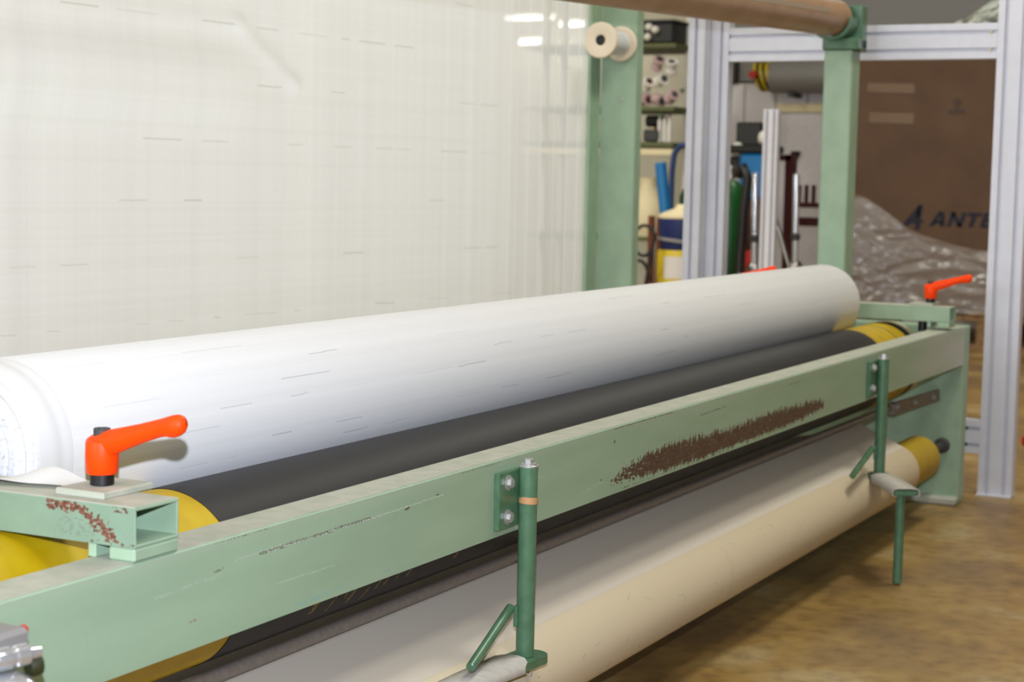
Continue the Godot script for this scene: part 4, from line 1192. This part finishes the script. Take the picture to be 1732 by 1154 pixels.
	part(wd, "cabinet", MB.new().box(Vector3(9.42, 0.93, -3.275), Vector3(0.18, 0.26, 0.16), 0.02), M.blue)
	part(wd, "lower_body", MB.new().box(Vector3(9.42, 0.49, -3.275), Vector3(0.20, 0.62, 0.18), 0.01), M.dark_red)
	part(wd, "top_deck", MB.new().box(Vector3(9.46, 1.08, -3.31), Vector3(0.28, 0.045, 0.25), 0.01), M.black_rough)
	part(wd, "side_tray", MB.new().box(Vector3(9.48, 0.98, -3.41), Vector3(0.22, 0.12, 0.11), 0.01), M.black_rough)
	part(wd, "screen_box", MB.new().box(Vector3(9.55, 1.168, -3.36), Vector3(0.12, 0.13, 0.15), 0.008), M.black)
	part(wd, "base", MB.new().box(Vector3(9.44, 0.13, -3.27), Vector3(0.34, 0.10, 0.24), 0.01), M.dark_red)
	for z in [-3.36, -3.16]:
		part(wd, "wheel", MB.new().lathe(Vector3(9.40, 0.06, z - 0.015), Vector3.BACK, [Vector2(0, 0), Vector2(0.05, 0), Vector2(0.06, 0.006), Vector2(0.06, 0.024), Vector2(0.05, 0.03), Vector2(0, 0.03)], 24), M.black)
	for k in 2:
		var c: Vector3 = [Vector3(9.36, 1.139, -3.22), Vector3(9.40, 1.075, -3.39)][k]
		solo("white_float", MB.new().lathe(c + Vector3(0, -0.035, 0), Vector3.UP, [Vector2(0, 0), Vector2(0.022, 0.003), Vector2(0.034, 0.02), Vector2(0.037, 0.04), Vector2(0.031, 0.062), Vector2(0.018, 0.075), Vector2(0, 0.079)], 24, 60), M.white_plastic, ["white round cap at the right end of the welding set's deck", "white round cap on the welding set's side tray"][k], "cap", c - Vector3(0, 0.035, 0))
	var gd := Vector3(8.62, 0.0, -3.14)
	var g2 := thing("tall_gas_bottle", "tall dark green gas bottle just right of the left aluminium posts", "gas bottle", gd)
	part(g2, "body", MB.new().lathe(gd, Vector3.UP, [Vector2(0, 0), Vector2(0.08, 0), Vector2(0.085, 0.01), Vector2(0.085, 0.80), Vector2(0.07, 0.87), Vector2(0.035, 0.905), Vector2(0, 0.91)], 32), M.bottle_green)
	part(g2, "valve", MB.new().lathe(gd + Vector3(0, 0.905, 0), Vector3.UP, [Vector2(0, 0), Vector2(0.016, 0), Vector2(0.016, 0.05), Vector2(0.03, 0.055), Vector2(0.03, 0.075), Vector2(0, 0.08)], 20), M.steel)
	solo("black_cable", MB.new().tube([Vector3(8.38, 0.03, -3.00), Vector3(8.38, 0.4, -2.995), Vector3(8.38, 0.75, -2.98), Vector3(8.37, 0.92, -2.96), Vector3(8.38, 0.97, -2.985), Vector3(8.40, 0.93, -3.02)], 0.024, 14), M.black, "thick black cable hanging left of the chrome pole", "cable", Vector3(8.42, 0.0, -2.97))
	for k in 2:
		var c: Vector3 = [Vector3(8.5, 0.0, -2.957), Vector3(9.0, 0.0, -2.905)][k]
		var po := thing("chrome_pole", ["short bright chrome pole by the thick black cable", "slim chrome pole on a round base next to the square green post"][k], "pole", c, "chrome poles")
		part(po, "tube", MB.new().rod(c + Vector3(0, 0.40, 0), c + Vector3(0, 0.945, -0.01), 0.017, 24), M.chrome)
		part(po, "clamp_collar", MB.new().rod(c + Vector3(0, 0.60, -0.004), c + Vector3(0, 0.635, -0.004), 0.026, 24), M.dark_grey)
		part(po, "base", MB.new().lathe(c, Vector3.UP, [Vector2(0, 0), Vector2(0.09, 0), Vector2(0.09, 0.02), Vector2(0.03, 0.04), Vector2(0.03, 0.36), Vector2(0.042, 0.40), Vector2(0.042, 0.46), Vector2(0.028, 0.49), Vector2(0, 0.49)], 28), M.steel)
	solo("red_block", MB.new().box(Vector3(8.62, 0.275, -3.02), Vector3(0.07, 0.55, 0.034), 0.004), M.red, "red upright piece at the foot of the black cable", "block", Vector3(8.62, 0.0, -3.02))
	var ap := thing("loose_aluminium_profile", "single free-standing aluminium profile leaning upright left of the square green post", "profile", Vector3(7.5, 0, -2.55))
	extrusion(ap, "profile", Vector3(7.5, 0.006, -2.548), Vector3(7.5, 1.218, -2.548), Vector3.BACK, 0.066, 0.04, 2)
	part(ap, "foot", MB.new().box(Vector3(7.5, 0.003, -2.548), Vector3(0.12, 0.006, 0.14), 0.001), M.dark_grey)
	var st := thing("dark_red_stand", "dark red steel stand with an upright and a short rack behind the chrome pole", "stand", Vector3(9.85, 0, -3.16))
	part(st, "upright", MB.new().box(Vector3(9.8, 0.53, -3.208), Vector3(0.05, 1.06, 0.058), 0.003), M.dark_red)
	part(st, "top_arm", MB.new().box(Vector3(9.8, 1.042, -3.245), Vector3(0.05, 0.034, 0.10), 0.003), M.dark_red)
	part(st, "cross_rail", MB.new().box(Vector3(9.86, 0.68, -3.13), Vector3(0.05, 0.05, 0.14), 0.003), M.dark_red)
	part(st, "lower_rail", MB.new().box(Vector3(9.86, 0.775, -3.13), Vector3(0.05, 0.03, 0.14), 0.003), M.dark_red)
	for k in 3:
		part(st, "tine", MB.new().box(Vector3(9.88, 0.83, -3.178 + 0.042 * k), Vector3(0.03, 0.12, 0.018), 0.002), M.dark_red)
	part(st, "base", MB.new().box(Vector3(9.85, 0.02, -3.16), Vector3(0.34, 0.04, 0.34), 0.005), M.dark_red)
	solo("wall_funnel", MB.new().lathe(Vector3(11.39, 1.02, -3.70), Vector3.UP, [Vector2(0, 0), Vector2(0.008, 0), Vector2(0.010, 0.03), Vector2(0.032, 0.07), Vector2(0.034, 0.09), Vector2(0, 0.09)], 24), M.black, "small black funnel hung on the grey wall above the dark red stand", "funnel", Vector3(11.39, 1.02, -3.70))
	solo("slanting_strut", MB.new().rod(Vector3(8.5, 0.02, -2.62), Vector3(8.5, 0.72, -2.853), 0.012, 16), M.steel, "thin grey strut slanting down beside the loose aluminium profile", "strut", Vector3(8.5, 0, -2.62))

	# bench lamps that show through the open strips of the cloth
	var lamps := [[-5.87, -5.52, 2.01], [-5.44, -5.26, 1.957], [-5.76, -5.60, 1.84]]
	for k in 3:
		var q: Array = lamps[k]
		var c := Vector3(11.2, q[2], (q[0] + q[1]) / 2 * 0.985)
		var lp := thing("bench_lamp", ["longest of the tube lamps glimmering through the sheer edge of the cloth", "tube lamp nearest to the spool, seen through the sheer cloth", "lowest of the tube lamps seen through the sheer cloth"][k], "lamp", c, "tube lamps behind the cloth")
		part(lp, "housing", MB.new().box(c + Vector3(0.05, 0.012, 0), Vector3(0.07, 0.05, q[1] - q[0] + 0.04), 0.005), M.white_plastic)
		part(lp, "tube", MB.new().rod(c - Vector3(0, 0, (q[1] - q[0]) / 2), c + Vector3(0, 0, (q[1] - q[0]) / 2), 0.016, 16), M.bench_glow)
		part(lp, "wall_arm", MB.new().box(c + Vector3(0.19, 0.03, 0), Vector3(0.24, 0.02, 0.03), 0.002), M.grey)
		var l := OmniLight3D.new()
		l.name = "bench_light"
		l.light_color = Color(1.0, 0.98, 0.93)
		l.light_energy = 0.12
		l.light_size = 0.05
		l.omni_range = 12.0
		l.omni_attenuation = 2.0
		l.shadow_enabled = true
		lp.add_child(l)
		l.position = Vector3(-0.06, -0.02, 0)


func build_room():
	struct("floor", MB.new().box(Vector3(4.0, -0.1, -1.5), Vector3(17.0, 0.2, 17.0), 0.0), M.floor)
	struct("ceiling", MB.new().box(Vector3(4.0, 4.7, -1.5), Vector3(17.0, 0.2, 17.0), 0.0), M.ceiling)
	struct("wall_back", MB.new().box(Vector3(11.65, 2.3, -1.5), Vector3(0.3, 4.6, 15.6), 0.0), M.wall)
	struct("wall_front", MB.new().box(Vector3(-4.0, 2.3, -1.5), Vector3(0.3, 4.6, 15.6), 0.0), M.wall)
	struct("wall_left", MB.new().box(Vector3(4.0, 2.3, -9.2), Vector3(15.6, 4.6, 0.3), 0.0), M.wall)
	struct("wall_right", MB.new().box(Vector3(4.0, 2.3, 6.2), Vector3(15.6, 4.6, 0.3), 0.0), M.wall)
	struct("trim_1", MB.new().box(Vector3(11.49, 1.52, -4.52), Vector3(0.03, 0.018, 0.10), 0.002), M.shelf_green)


func ceiling_lamp(x: float, z: float, energy: float):
	var c := Vector3(x, 4.35, z)
	var lp := thing("ceiling_lamp", "long white tube lamp hanging under the ceiling", "lamp", c, "ceiling tube lamps")
	part(lp, "housing", MB.new().box(c + Vector3(0, 0.03, 0), Vector3(1.5, 0.05, 0.62), 0.008), M.white_plastic)
	part(lp, "diffuser", MB.new().box(c + Vector3(0, -0.005, 0), Vector3(1.46, 0.02, 0.58), 0.004), M.lamp)
	for s in [-0.5, 0.5]:
		part(lp, "hanger", MB.new().rod(c + Vector3(s, 0.05, 0), c + Vector3(s, 0.25, 0), 0.006, 8), M.grey)
	var l := AreaLight3D.new()
	l.name = "ceiling_light"
	l.area_size = Vector2(1.46, 0.58)
	l.area_normalize_energy = true
	l.light_color = AMBIENT
	l.light_energy = energy
	l.area_range = 20.0
	l.shadow_enabled = true
	lp.add_child(l)
	l.position = Vector3(0, -0.03, 0)
	l.rotation = Vector3(-PI / 2, 0, 0)


const AMBIENT := Color(1.0, 0.99, 0.945)


# x, z, energy of the ceiling tubes
const LAMPS := [[-1.0, -5.4, 10.0], [2.2, -5.4, 19.0], [5.4, -5.4, 17.0], [-1.5, -1.8, 1.0], [4.2, -0.1, 9.0], [8.6, -1.8, 4.0], [0.4, 1.0, 4.8], [6.4, 1.2, 0.5]]
const WINDOW_FILL := 19.0  # strength of the added fill from behind the camera


# an unseen window added behind the photographer as neutral fill light
func build_fill_window():
	var w := struct("added_window_1", MB.new().box(Vector3(-3.835, 2.1, -2.6), Vector3(0.02, 1.9, 3.8), 0.002), M.fill_glow)
	for y in [1.12, 2.1, 3.08]:
		part(w, "frame_bar", MB.new().box(Vector3(-3.81, y, -2.6), Vector3(0.05, 0.06, 3.92), 0.004), M.white_plastic)
	for z in [-4.53, -3.24, -1.96, -0.67]:
		part(w, "frame_bar", MB.new().box(Vector3(-3.81, 2.1, z), Vector3(0.05, 1.96, 0.06), 0.004), M.white_plastic)
	var l := AreaLight3D.new()
	l.name = "fill_light"
	l.area_size = Vector2(3.7, 1.9)
	l.area_normalize_energy = true
	l.light_color = Color(0.95, 0.97, 1.0)
	l.light_energy = WINDOW_FILL
	l.area_range = 30.0
	l.shadow_enabled = true
	add_child(l)
	l.position = Vector3(-3.77, 2.1, -2.6)
	l.rotation = Vector3(0, -PI / 2, 0)


func _ready():
	rng.seed = 20240
	# camera: about 62 mm (full frame), a little above the beam, looking down and along the machine
	var cam := Camera3D.new()
	cam.name = "camera"
	cam.fov = rad_to_deg(2.0 * atan(577.0 / 3000.0))
	cam.near = 0.05
	cam.far = 60.0
	var look := Basis(Vector3(0.45408, 0.02043, 0.89073), Vector3(0.07223, 0.99560, -0.05965), Vector3(-0.88803, 0.09142, 0.45061))
	cam.transform = Transform3D(look.orthonormalized(), Vector3(0, 0.894, 0))
	var at := CameraAttributesPhysical.new()
	at.frustum_focal_length = 62.4
	at.frustum_focus_distance = 2.35
	at.exposure_aperture = 8.5
	cam.attributes = at
	add_child(cam)
	cam.make_current()
	var we := WorldEnvironment.new()
	we.name = "world"
	var env := Environment.new()
	env.background_mode = Environment.BG_COLOR
	env.background_color = Color(0.02, 0.02, 0.02)
	env.tonemap_mode = Environment.TONE_MAPPER_LINEAR
	env.tonemap_exposure = 1.0
	env.sdfgi_enabled = true
	env.ssao_enabled = true
	env.ssil_enabled = true
	we.environment = env
	add_child(we)
	# the camera's own flash, above the lens
	var fl := SpotLight3D.new()
	fl.name = "camera_flash"
	fl.light_color = Color(0.90, 0.93, 1.0)
	fl.light_energy = 6.1
	fl.light_size = 0.012
	fl.spot_angle = 40.0
	fl.spot_range = 30.0
	fl.spot_attenuation = 2.0
	fl.shadow_enabled = true
	fl.transform = Transform3D(look.orthonormalized(), Vector3(0, 0.894, 0) + look.y * 0.135)
	add_child(fl)

	make_materials()
	M.hanging_cloth = textured(cloth_image(), 0.9)
	M.hanging_cloth.transparency = BaseMaterial3D.TRANSPARENCY_ALPHA
	M.hanging_cloth.backlight_enabled = true
	M.hanging_cloth.backlight = Color(1, 1, 1)
	M.roll_cloth = textured(roll_image(), 0.85)
	M.web_cloth = plain(Color(0.79, 0.750, 0.69), 0.8)
	M.cloth_end = noisy([[0.0, Color(0.70, 0.70, 0.72)], [0.4, Color(0.80, 0.80, 0.81)], [1.0, Color(0.84, 0.84, 0.845)]], 0.08, 0.03, 41, 0.95)
	M.selvedge = plain(Color(0.85, 0.85, 0.85), 0.9)
	M.cloth_plain = plain(Color(0.80, 0.80, 0.79), 0.9)
	M.cream_cloth = textured(cream_image(), 0.7)
	M.rubber_worn = textured(rubber_image(), 0.5)
	M.rubber_worn.metallic_specular = 0.36
	M.arm_paint = textured(arm_image(), 0.45)
	for q in LAMPS:
		ceiling_lamp(q[0], q[1], q[2])
	build_fill_window()
	build_room()
	build_machine()
	build_rolls()
	build_uprights()
	build_cloth()
	build_frame()
	build_valve()
	build_background()
